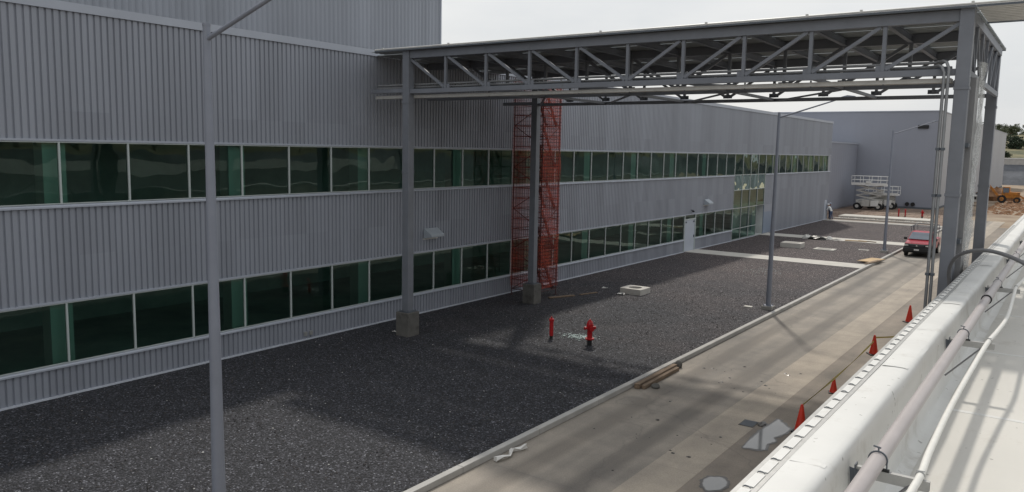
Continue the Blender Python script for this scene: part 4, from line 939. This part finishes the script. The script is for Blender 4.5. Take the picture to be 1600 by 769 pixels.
# ================================================================== red pickup
def make_pickup(x, y):
    t = thing('pickup_truck', (x, y, 0), 'red pickup truck with black front trim, painted front shade and roof rack parked facing us on the road', 'pickup')
    W = 0.86
    def sec(pts, w0, nm, m, w1=None, bev=0.04):
        """side outline (y,z) mirrored to both sides; w per point"""
        b = MB(); n = len(pts)
        for sgn in (-1, 1):
            for p in pts: b.v.append((x+sgn*(p[2] if len(p) > 2 else w0), y+p[0], p[1]))
        b.f = [tuple(range(n)), tuple(range(2*n-1, n-1, -1))]+[(i, (i+1) % n, n+(i+1) % n, n+i) for i in range(n)]
        return b.build(nm, m, t, bevel=bev)
    sec([(0.12, 0.42), (0.06, 0.60, W-0.04), (0.08, 0.88, W-0.05), (0.22, 0.98, W-0.06), (1.15, 1.10, W-0.03), (3.0, 1.12, W), (3.02, 0.42)], W, 'body', 'truck_red')
    sec([(3.06, 0.46), (3.06, 1.12), (4.95, 1.10), (5.0, 0.50)], W, 'bed', 'truck_red')
    cab = sec([(1.15, 1.11, W-0.05), (1.85, 1.62, W-0.19), (2.10, 1.68, W-0.20), (2.75, 1.68, W-0.20), (3.0, 1.6, W-0.17), (3.02, 1.12, W-0.04)], W, 'cab', 'truck_red')
    b = MB(); b.add([(x-W+0.12, y+1.20, 1.16), (x+W-0.12, y+1.20, 1.16), (x+W-0.25, y+1.80, 1.605), (x-W+0.25, y+1.80, 1.605)], [(0, 1, 2, 3)])
    b.v = [(p[0], p[1]-0.035, p[2]+0.02) for p in b.v]; b.build('windshield', 'car_glass', cab)
    for s in (-1, 1):
        b = MB(); b.add([(x+s*(W-0.035), y+1.45, 1.18), (x+s*(W-0.035), y+2.9, 1.18), (x+s*(W-0.165), y+2.75, 1.58), (x+s*(W-0.165), y+1.95, 1.58)], [(0, 1, 2, 3)]); b.build('side_window', 'car_glass', cab)
        b = MB(); b.cbox(x+s*(W+0.12), y+1.42, 1.18, 0.20, 0.08, 0.17); b.cbox(x+s*(W+0.0), y+1.44, 1.12, 0.12, 0.05, 0.05); b.build('mirror', 'black', t, bevel=0.02)
        b = MB(); b.prism([(x+s*0.79, y+0.04, 0.87), (x+s*0.54, y+0.03, 0.85), (x+s*0.54, y+0.03, 0.78), (x+s*0.80, y+0.04, 0.76)], (0, 0.03, 0)); b.build('headlight', 'lens', t, bevel=0.01)
        b = MB(); b.tube([(x+s*0.66, y-0.03, 0.46), (x+s*0.66, y+0.02, 0.46)], 0.06, 12); b.build('fog_lamp', 'lens', t)
        for yy in (0.85, 3.95):
            b = MB(); b.tube([(x+s*(W-0.20), y+yy, 0.35), (x+s*(W+0.02), y+yy, 0.35)], 0.35, 22); wh = b.build('wheel', 'tyre', t)
            b = MB(); b.tube([(x+s*(W+0.021), y+yy, 0.35), (x+s*(W+0.03), y+yy, 0.35)], 0.21, 16); b.build('rim', 'galv', wh)
            b = MB(); b.tube([(x+s*(W-0.02), y+yy+0.43*math.cos(a), 0.36+0.43*math.sin(a)) for a in [math.pi*i/10 for i in range(11)]], 0.045, 6); b.build('wheel_arch', 'black', t)
    sec([(0.02, 0.30), (-0.04, 0.42), (-0.04, 0.62), (0.04, 0.70), (0.30, 0.70), (0.30, 0.30)], W+0.01, 'bumper', 'black', bev=0.03)
    b = MB(); b.box(x-0.50, x+0.50, y-0.02, y+0.06, 0.705, 0.90); b.box(x-0.83, x+0.83, y+0.02, y+0.16, 0.60, 0.735); b.box(x-0.80, x+0.80, y+0.062, y+0.16, 0.735, 0.925); g_ = b.build('grille', 'black', t, bevel=0.015)  # full-width black boxes put front shade into colour along with the real trim
    b = MB()
    for z in (0.75, 0.81, 0.87): b.box(x-0.46, x+0.46, y-0.028, y-0.02, z-0.008, z+0.008)
    b.build('grille_bar', 'steel_dark', g_)
    b = MB(); b.tube([(x, y-0.05, 0.81), (x, y-0.029, 0.81)], 0.055, 16); b.build('emblem', 'chrome', g_)
    b = MB(); b.box(x-0.16, x+0.16, y-0.055, y-0.043, 0.47, 0.57); b.build('licence_plate', 'white', t)
    b = MB(); b.box(x-W+0.1, x+W-0.1, y+0.5, y+4.5, 0.28, 0.42); b.build('chassis', 'black', t)
    b = MB()
    for (yy, z0) in ((1.98, 1.68), (2.85, 1.66), (3.2, 1.1), (4.85, 1.1)):
        for s in (-1, 1): b.tube([(x+s*(W-0.17), y+yy, z0), (x+s*(W-0.12), y+yy, 2.02)], 0.022, 6)
        b.tube([(x-W+0.12, y+yy, 2.02), (x+W-0.12, y+yy, 2.02)], 0.022, 6)
    for s in (-1, 1): b.tube([(x+s*(W-0.12), y+1.9, 2.02), (x+s*(W-0.12), y+4.95, 2.02)], 0.024, 6)
    b.build('roof_rack', 'steel_dark', t)
    return t
make_pickup(13.32, 61.9)

# ================================================================== scissor lifts
def make_lift(x, y, pz, lab, L=4.3):
    t = thing('scissor_lift', (x, y, 0), lab, 'scissor lift', 'scissor lifts by the warehouse')
    h = L/2
    b = MB(); b.box(x-1.5, x+1.5, y-0.75, y+0.75, 0.55, 1.15); b.box(x-0.75, x+0.2, y-0.98, y-0.75, 0.45, 1.35); b.build('chassis', 'lift_grey', t, bevel=0.03)
    b = MB(); b.box(x+0.35, x+1.3, y-0.95, y-0.76, 0.5, 1.25); b.build('engine_box', 'white', t, bevel=0.03)
    for sx in (-1, 1):
        for sy in (-1, 1):
            b = MB(); b.tube([(x+sx*1.3, y+sy*0.80-0.14, 0.46), (x+sx*1.3, y+sy*0.80+0.14, 0.46)], 0.46, 20); wh = b.build('wheel', 'tyre', t)
            b = MB(); b.tube([(x+sx*1.3, y+sy*0.95-0.015, 0.46), (x+sx*1.3, y+sy*0.95+0.015, 0.46)], 0.22, 14); b.build('rim', 'lift_grey', wh)
    n = 3; dz = (pz-0.15-1.2)/n
    for i in range(n):
        for s in (-1, 1):
            for yy in (y-0.55, y+0.55):
                b = MB(); b.beam((x-s*1.55, yy+0.05*s, 1.2+dz*i), (x+s*1.55, yy+0.05*s, 1.2+dz*(i+1)), 0.06, 0.14); b.build('scissor_arm', 'lift_grey', t)
    b = MB(); b.box(x-h, x+h, y-0.9, y+0.9, pz-0.12, pz+0.03); b.box(x-h, x+h, y-0.92, y-0.9, pz-0.14, pz+0.2); pf = b.build('platform', 'white', t)
    b = MB()
    for z in (pz+0.55, pz+1.05):
        b.tube([(x-h, y-0.88, z), (x+h, y-0.88, z), (x+h, y+0.88, z), (x-h, y+0.88, z), (x-h, y-0.88, z)], 0.032, 6)
    for i in range(5):
        xx = x-h+L*i/4
        for yy in (y-0.88, y+0.88): b.tube([(xx, yy, pz+0.03), (xx, yy, pz+1.05)], 0.032, 6)
    b.build('guard_rail', 'white', pf)
    b = MB(); b.box(x-0.35, x+0.25, y-0.98, y-0.86, pz+0.12, pz+0.42); b.build('control_box', 'white', pf)
make_lift(-0.1, 113.0, 3.35, 'white scissor lift with the higher raised platform by the warehouse wall')
make_lift(0.9, 116.2, 2.0, 'white scissor lift with the lower platform, half hidden behind the higher one', 4.0)

# ================================================================== people at the factory corner
def person(x, y, rz, pts, edges_r, lab, stops, hat, hatc):
    t = thing('person', (x, y, 0.085), lab, 'person'); t.rotation_euler = (0, 0, rz)
    me = bpy.data.meshes.new('body'); vs = [p[:3] for p in pts]
    me.from_pydata(vs, edges_r, []); me.update(); me.materials.append(clothmat('garments', stops))
    o = bpy.data.objects.new('body', me); col.objects.link(o); o.parent = t
    sk = o.modifiers.new('skin', 'SKIN'); sk.use_smooth_shade = True
    for i, p in enumerate(pts):
        d = me.skin_vertices[0].data[i]; d.radius = (p[3], p[4] if len(p) > 4 else p[3]); d.use_root = (i == 0)
    sb = o.modifiers.new('sub', 'SUBSURF'); sb.levels = 1; sb.render_levels = 2
    b = MB(); hx, hy, hz = hat; b.lathe([(0.135, 0), (0.15, 0.005), (0.118, 0.02), (0.11, 0.07), (0.07, 0.115), (0.02, 0.13)], (hx, hy, hz), 16)
    me2 = b.mesh('helmet'); me2.materials.append(MT[hatc]); h = bpy.data.objects.new('helmet', me2); col.objects.link(h); h.parent = t
EDG = [(0,1),(1,2),(2,3),(3,4),(4,5),(2,6),(6,7),(7,8),(8,9),(2,10),(10,11),(11,12),(12,13),(0,14),(14,15),(15,16),(16,17),(0,18),(18,19),(19,20),(20,21)]
# standing, bent forward with both arms reaching ahead (+y of the figure)
bent = [(0,0,.95,.15,.12),(0,.10,1.12,.145,.115),(0,.26,1.34,.16,.11),(0,.34,1.44,.055),(0,.40,1.52,.085,.10),(0,.43,1.62,.075,.09),
        (-.17,.27,1.33,.06),(-.22,.38,1.12,.048),(-.18,.56,1.02,.038),(-.17,.64,1.0,.03),(.17,.27,1.33,.06),(.22,.38,1.12,.048),(.18,.56,1.02,.038),(.17,.64,1.0,.03),
        (-.10,.0,.86,.09),(-.12,.06,.50,.062),(-.12,-.02,.08,.045),(-.12,.12,.04,.04),(.10,.0,.86,.09),(.12,.02,.50,.062),(.12,-.10,.08,.045),(.12,.04,.04,.04)]
upright = [(0,0,.98,.15,.11),(0,.01,1.16,.14,.105),(0,.02,1.40,.165,.10),(0,.03,1.50,.055),(0,.05,1.58,.082,.098),(0,.05,1.69,.072,.085),
        (-.20,.02,1.40,.06),(-.25,.02,1.14,.048),(-.22,.16,.96,.036),(-.21,.24,.93,.03),(.20,.02,1.40,.06),(.25,.02,1.14,.048),(.20,.22,1.05,.036),(.19,.30,1.06,.03),
        (-.10,.0,.88,.088),(-.11,.04,.50,.06),(-.11,-.01,.08,.045),(-.11,.13,.04,.04),(.10,.0,.88,.088),(.11,.04,.50,.06),(.11,-.01,.08,.045),(.11,.13,.04,.04)]
white_top = [(0, (.04, .035, .03)), (.10, (.06, .09, .17)), (.93, (.75, .75, .73)), (1.46, (.30, .18, .12))]
blue_top = [(0, (.04, .035, .03)), (.10, (.045, .06, .10)), (.95, (.05, .085, .19)), (1.48, (.28, .17, .12))]
person(0.62, 90.55, R(75), bent, EDG, 'person in white shirt and white helmet bending by the far factory corner', white_top, (0, .43, 1.60), 'white')
person(0.30, 91.0, R(-60), upright, EDG, 'person in dark blue work clothes standing against the far factory corner', blue_top, (0, .05, 1.68), 'blue_panel')

# ================================================================== far machine, vehicle and mound
def backhoe(x, y):
    t = thing('backhoe', (x, y, 0), 'orange backhoe loader working on the sandy ground at the far right', 'excavator')
    b = MB(); b.box(x-1.6, x+1.5, y-0.55, y+0.55, 0.75, 1.25); b.box(x-0.2, x+1.5, y-0.6, y+0.6, 1.25, 1.75); b.build('chassis', 'yellow', t, bevel=0.05)
    cb = MB(); cb.prism([(x-1.0, y-0.6, 1.25), (x+0.15, y-0.6, 1.25), (x+0.1, y-0.55, 2.55), (x-0.85, y-0.55, 2.55)], (0, 1.2, 0)); c = cb.build('cab', 'yellow', t, bevel=0.04)
    for (xx, rr) in ((x-0.9, 0.62), (x+1.15, 0.48)):
        for s in (-1, 1):
            b = MB(); b.tube([(xx, y+s*0.7-0.18, rr), (xx, y+s*0.7+0.18, rr)], rr, 18); wh = b.build('wheel', 'tyre', t)
            b = MB(); b.tube([(xx, y+s*0.7-0.2, rr), (xx, y+s*0.7+0.2, rr)], rr*0.5, 12); b.build('rim', 'yellow', wh)
    b = MB(); b.box(x-0.8, x+0.02, y-0.62, y-0.58, 1.65, 2.4); b.build('cab_window', 'car_glass', c)
    b = MB(); b.beam((x-1.5, y, 1.1), (x-3.0, y, 2.9), 0.22, 0.34); b.build('boom', 'yellow', t)
    b = MB(); b.beam((x-2.95, y, 2.85), (x-4.2, y, 1.5), 0.18, 0.26); b.build('stick', 'yellow', t)
    b = MB(); b.prism([(x-4.1, y-0.35, 1.5), (x-4.5, y-0.35, 1.4), (x-4.6, y-0.35, 0.8), (x-4.1, y-0.35, 0.75), (x-3.9, y-0.35, 1.1)], (0, 0.7, 0)); b.build('bucket', 'steel_dark', t)
    b = MB(); b.beam((x+1.4, y-0.4, 1.2), (x+2.5, y-0.4, 0.6), 0.12, 0.2); b.beam((x+1.4, y+0.4, 1.2), (x+2.5, y+0.4, 0.6), 0.12, 0.2); b.build('loader_arm', 'yellow', t)
    b = MB(); b.prism([(x+2.4, y-1.0, 0.9), (x+2.5, y-1.0, 0.3), (x+3.1, y-1.0, 0.2), (x+2.7, y-1.0, 0.5)], (0, 2.0, 0)); b.build('loader_bucket', 'steel_dark', t)
backhoe(13.3, 150.0)
heap(10.9, 158, -0.03, 3.6, 3.0, 2.1, 'rust_dirt', 'dirt_mound', 'reddish brown mound of excavated earth behind the orange backhoe', 'mound', 14)
scatter('excavated_soil', 'rust_dirt', 500, (12.0, 17.5, 118, 170), 0.12, 0.55, 'rust brown clods of dug soil round the orange backhoe', 'soil', 51, -0.03, 0.45)
t = thing('generator_trailer', (9.6, 138, 0), 'small grey generator trailer parked in the shade along the warehouse side', 'trailer')
b = MB(); b.box(9.0, 10.2, 137, 139.4, 0.5, 1.5); b.build('housing', 'lift_grey', t, bevel=0.06)
for s in (-1, 1):
    b = MB(); b.tube([(9.6+s*0.68-0.1, 138.2, 0.35), (9.6+s*0.68+0.1, 138.2, 0.35)], 0.35, 16); b.build('wheel', 'tyre', t)
b = MB(); b.beam((9.6, 137, 0.5), (9.6, 135.6, 0.45), 0.1, 0.1); b.build('drawbar', 'steel_dark', t)
b = MB(); b.box(9.2, 10.0, 136.985, 137.0, 0.9, 1.3); b.build('louver', 'black', t)

# ================================================================== trees on the hill
def tree_mesh(seed, h, rad, leaf, n, bush=False):
    rnd = random.Random(seed); tr = MB(); z0 = 0.35*h
    if not bush:
        tr.tube([(0, 0, -0.5), (0.1, 0.05, h*0.3), (0.15, 0.0, h*0.62)], [0.045*h, 0.032*h, 0.015*h], 7)
        for i in range(6):
            a = rnd.uniform(0, 6.28); tr.tube([(0.1, 0, h*rnd.uniform(.28, .45)), (math.cos(a)*rad*0.6, math.sin(a)*rad*0.6, h*rnd.uniform(.55, .8))], [0.018*h, 0.006*h], 5)
    else: tr.tube([(0, 0, -0.5), (0, 0, h*0.4)], [0.06*h, 0.02*h], 6)
    cl = [(rnd.gauss(0, rad*0.42), rnd.gauss(0, rad*0.42), (0.35 if bush else 0.62)*h+rnd.gauss(0, h*0.14), rad*rnd.uniform(.28, .52)) for _ in range(16)]
    lf = MB()
    for _ in range(n):
        c = rnd.choice(cl); d = Vector((rnd.gauss(0, 1), rnd.gauss(0, 1), rnd.gauss(0, 1))).normalized()*c[3]*rnd.uniform(.55, 1.05)
        p = Vector((c[0], c[1], c[2]))+d
        a = Vector((rnd.gauss(0, 1), rnd.gauss(0, 1), rnd.gauss(0, .6))).normalized(); bb = a.cross(Vector((rnd.gauss(0, 1), rnd.gauss(0, 1), rnd.gauss(0, 1)))).normalized()
        s = leaf*rnd.uniform(.6, 1.4)
        lf.add([p-a*s, p+bb*s*0.6, p+a*s, p-bb*s*0.6], [(0, 1, 2, 3)])
    a = tr.mesh('trunk'); a.materials.append(MT['bark']); c = lf.mesh('crown'); return a, c
tm = [tree_mesh(40+i, 6.5, 3.2, 0.30, 900) for i in range(3)]; bm_ = tree_mesh(60, 5.0, 3.6, 0.32, 1100, True)
for m_ in tm: m_[1].materials.append(MT['leaf'])
bm_[1].materials.append(MT['leaf_dark'])
bl_ = tree_mesh(61, 5.5, 3.4, 0.32, 1100, True); bl_[1].materials.append(MT['leaf'])
def put_tree(meshes, x, y, s, name, lab, grp, rz, cat):
    t = thing(name, (x, y, hillz(x, y)), lab, cat, grp); t.scale = (s, s, s*random.uniform(.85, 1.1)); t.rotation_euler = (0, 0, rz)
    for nm, me in zip(('trunk', 'crown'), meshes):
        o = bpy.data.objects.new(nm, me); col.objects.link(o); o.parent = t
rnd = random.Random(77)
for i in range(60):
    y = rnd.uniform(400, 520); x = -34+(i/60)*70+rnd.uniform(-2, 2)
    x -= (y-400)*0.12
    put_tree(tm[i % 3] if i % 3 else bl_, x, y, rnd.uniform(.6, 0.95), 'hill_tree', 'green tree of the scrub wood along the top of the hill', 'trees along the hill top', rnd.uniform(0, 6), 'tree')
for i in range(34):
    y = rnd.uniform(285, 400); x = rnd.uniform(-8, 30)-(y-285)*0.12
    put_tree(bm_ if i % 2 else tm[i % 3], x, y, rnd.uniform(.28, .5), 'shrub', 'low green shrub scattered on the dry slope below the hill top', 'shrubs on the dry slope', rnd.uniform(0, 6), 'shrub')
put_tree(bm_, 3.6, 330, 1.25, 'round_tree', 'big dark round tree above the retaining wall on the dry slope', None, 1.0, 'tree')
for i in range(26):
    y = 20+i*10+rnd.uniform(-3, 3); x = rnd.uniform(99, 125)
    put_tree(tm[i % 3], x, y, rnd.uniform(.9, 1.5), 'roadside_tree', 'green tree east of the site mirrored in the factory windows', 'trees mirrored in the windows', rnd.uniform(0, 6), 'tree')

# ================================================================== our own roof edge (right foreground)
own = thing('rooftop', (24, 15, 0), 'white membrane roof with thick rounded parapet in the right foreground', 'roof')
YA, YB = -8.0, 98.0
ZP, ZR = 4.35, 3.35
prof = [(20.345, ZP-0.012), (20.50, ZP+0.0), (20.62, ZP-0.002), (20.655, ZP-0.010), (20.682, ZP-0.032), (20.694, ZP-0.066), (20.70, ZP-0.12), (20.735, ZP-0.45), (20.76, ZR+0.12), (20.78, ZR+0.05), (20.84, ZR+0.012), (20.92, ZR+0.002)]
b = MB(); rnd = random.Random(2); ny = 220
for j in range(ny+1):
    y = YA+(YB-YA)*j/ny
    for i, (px, pz) in enumerate(prof):
        e = 0.006 if 2 <= i <= 8 else 0.002
        b.v.append((px+e*math.sin(j*0.7+i)+rnd.uniform(-e, e)*0.5, y, pz+0.004*math.sin(j*0.45+i*0.3)+rnd.uniform(-.001, .001)))
n = len(prof)
for j in range(ny):
    for i in range(n-1): b.f.append((j*n+i, j*n+i+1, (j+1)*n+i+1, (j+1)*n+i))
b.sm = True; b.build('parapet', 'membrane', own)
b = MB(); b.box(20.19, 20.62, YA, YB, -0.02, ZP-0.06); b.build('outer_wall', 'concrete', own)
b = MB(); b.add([(20.86, YA, ZR), (31, YA, ZR), (31, YB, ZR), (20.86, YB, ZR)], [(0, 1, 2, 3)]); b.build('roof_surface', 'roof', own)
b = MB(); b.box(31.0, 72, YA, YB, 2.6, ZR-0.01); b.build('dark_roof_unseen', 'stone_dark', own)  # unseen roof strip, made dark to darken the window reflections
b = MB(); b.box(71.5, 72, YA, YB, 3.2, 4.75); b.build('rear_parapet', 'membrane', own)
b = MB(); b.box(20.165, 20.345, YA, YB, ZP-0.05, ZP-0.02); b.box(20.165, 20.18, YA, YB, ZP-0.16, ZP-0.05); b.box(20.305, 20.345, YA, YB, ZP-0.02, ZP-0.006); b.build('drip_edge', 'galv', own)
b = MB(); y = 4.0
while y < 60: 
    b.box(20.212, 20.295, y, y+0.30, ZP-0.02, ZP-0.010); y += 0.36
b.build('edge_batten', 'membrane', own)
clips = MB(); clips.tube([(20.215, 0, ZP-0.012), (20.235, 0.010, ZP+0.000), (20.262, 0.002, ZP+0.002), (20.285, -0.012, ZP-0.006)], 0.0045, 6)
off = wloc(own); cm_ = clips.mesh('clip'); cm_.materials.append(MT['steel_dark']); y = 4.33
while y < 38:
    o = bpy.data.objects.new('clip', cm_); col.objects.link(o); o.parent = own; o.location = (-off.x, y-off.y+random.uniform(-.012, .012), -off.z); o.rotation_euler = (0, 0, 0); y += 0.36
for y in (6.9, 10.9, 13.6, 16.4, 19.6, 22.9, 27.5):
    b = MB(); b.strip([(20.36, y, ZP-0.002), (20.50, y, ZP+0.005), (20.615, y, ZP+0.004), (20.656, y, ZP-0.004)], (0, 0.09, 0)); b.build('membrane_seam', 'membrane', own)
# membrane laps on the roof floor
b = MB(); 
for y in (8.5, 12.9, 17.3, 21.7, 26.1): b.box(20.95, 40, y, y+0.10, ZR, ZR+0.004)
for x in (22.9, 25.0): b.box(x, x+0.08, YA, YB, ZR, ZR+0.005)
b.build('membrane_lap', 'membrane', own)
# pipe brackets with clamps
BRY = (1.1, 7.6, 14.05, 20.4, 26.6, 32.8, 39.0, 45.2)
PXX, PZ, PR = 20.95, 4.19+0.085, 0.073
AZ = 4.17
def make_bracket():
    t = thing('pipe_bracket', (0, 0, 0), '', 'bracket', 'brackets along the parapet')
    b = MB(); b.box(20.765, 20.775, -0.05, 0.05, AZ-0.42, AZ+0.03); b.prism([(20.72, -0.035, AZ-0.005), (20.86, -0.035, AZ-0.03), (20.765, -0.035, AZ-0.42)], (0, 0.006, 0)); b.build('wall_plate', 'steel_dark', t)
    b = MB(); b.box(20.775, 21.38, -0.025, -0.021, AZ-0.085, AZ+0.01); b.box(20.775, 21.38, -0.021, 0.022, AZ+0.006, AZ+0.01); b.box(20.775, 21.38, 0.022, 0.026, AZ-0.085, AZ+0.01); b.build('arm', 'galv', t)
    b = MB(); b.beam((21.25, 0.0, AZ-0.035), (20.78, -0.32, AZ-0.52), 0.018, 0.018); b.build('brace', 'conduit_dark', t)
    b = MB(); pts = [(PXX+(PR+0.006)*math.cos(a), 0, PZ+(PR+0.006)*math.sin(a)) for a in [math.pi*(i/16*1.3-0.15) for i in range(17)]]
    b.tube(pts, 0.008, 6); b.tube([(PXX+PR+0.004, 0, PZ-0.02), (PXX+PR+0.006, 0, AZ)], 0.007, 6); b.tube([(PXX-PR-0.004, 0, PZ-0.02), (PXX-PR-0.006, 0, AZ)], 0.007, 6)
    b.tube([(PXX, 0, PZ+PR+0.005), (PXX, 0, PZ+PR+0.05)], 0.008, 6); b.tube([(PXX-0.045, 0.0, PZ+PR+0.05), (PXX+0.02, 0, PZ+PR+0.04)], 0.008, 6); b.build('pipe_clamp', 'steel_dark', t)
    b = MB(); b.box(PXX-0.03, PXX+0.10, -0.02, 0.02, AZ+0.01, AZ+0.03); b.build('saddle', 'black', t)
    b = MB(); b.tube([(21.30+0.036*math.cos(a), 0, AZ+0.045+0.036*math.sin(a)) for a in [math.pi*i/8 for i in range(9)]], 0.006, 6); b.tube([(21.265, 0, AZ+0.085), (21.335, 0, AZ+0.09)], 0.006, 6); b.build('hose_clamp', 'galv', t)
    return t
bp_ = make_bracket(); blab = ['galvanised bracket behind the view under the grey parapet pipe', 'galvanised bracket nearest in view under the grey parapet pipe', 'second galvanised bracket under the grey pipe, with a visible diagonal brace', 'third galvanised bracket under the grey pipe, just past the dark coupling', 'fourth bracket under the grey pipe, below the black arching cable', 'fifth bracket under the grey pipe near the right picture edge', 'sixth bracket far along the parapet pipe', 'last bracket far along the parapet pipe']
for i, y in enumerate(BRY[1:6]):
    o = bp_ if i == 0 else copy_tree(bp_); o.location = (0, y, 0); o['label'] = blab[i+1]
t = thing('drain_pipe', (PXX, 15, PZ), 'thick grey plastic pipe carried on brackets along the parapet', 'pipe')
b = MB(); b.tube([(PXX, -3, PZ), (PXX, 17.8, PZ)], PR, 24); b.build('pipe', 'pvc', t)
b = MB(); b.tube([(PXX, 17.86, PZ), (PXX, 18.6, PZ)], PR*1.22, 24); b.tube([(PXX, 18.6, PZ), (PXX, 50, PZ)], PR*1.08, 24); b.build('pipe', 'pvc', t)
b = MB(); b.tube([(PXX, 17.80, PZ), (PXX, 17.86, PZ)], PR*1.3, 24); b.build('coupling', 'black', t)
# white hose
def spline(pts, n=8):
    out = []; P = [Vector(p) for p in pts]
    for i in range(len(P)-1):
        p0 = P[max(i-1, 0)]; p1 = P[i]; p2 = P[i+1]; p3 = P[min(i+2, len(P)-1)]
        for k in range(n):
            s = k/n; out.append(0.5*((2*p1)+(-p0+p2)*s+(2*p0-5*p1+4*p2-p3)*s*s+(-p0+3*p1-3*p2+p3)*s**3))
    out.append(P[-1]); return out
hp = [(21.30, 1.1, AZ+0.042), (21.24, 4.0, AZ-0.03), (21.28, 6.9, AZ+0.02), (21.30, 7.6, AZ+0.045), (21.27, 8.4, AZ+0.03), (21.22, 10.5, AZ-0.06), (21.26, 12.8, AZ+0.0), (21.30, 14.05, AZ+0.045), (21.34, 15.0, AZ+0.03), (21.36, 17.0, AZ-0.05), (21.32, 19.2, AZ+0.0), (21.30, 20.4, AZ+0.045), (21.34, 22.0, AZ), (21.36, 23.8, AZ-0.05), (21.30, 26.6, AZ+0.045), (21.3, 33, AZ+0.04)]
b = MB(); b.tube(spline(hp), 0.033, 14); tag(b.build('white_hose', 'hose'), 'white flexible hose sagging between the bracket ends along the parapet', 'hose')
# dark arching cable conduit
ap = [(20.05, 20.55, 2.6), (20.03, 20.45, 3.9), (20.0, 20.3, 4.45), (20.12, 20.1, 4.78), (20.40, 19.85, 4.98), (20.80, 19.6, 5.05), (21.3, 19.3, 4.95), (21.8, 19.0, 4.68), (22.3, 18.7, 4.2), (22.6, 18.5, 3.6), (22.7, 18.4, 3.22)]
b = MB(); b.tube(spline(ap, 6), 0.042, 14); tag(b.build('flexible_conduit', 'conduit_dark'), 'thick dark grey flexible conduit arching over the parapet from the bridge column', 'conduit')
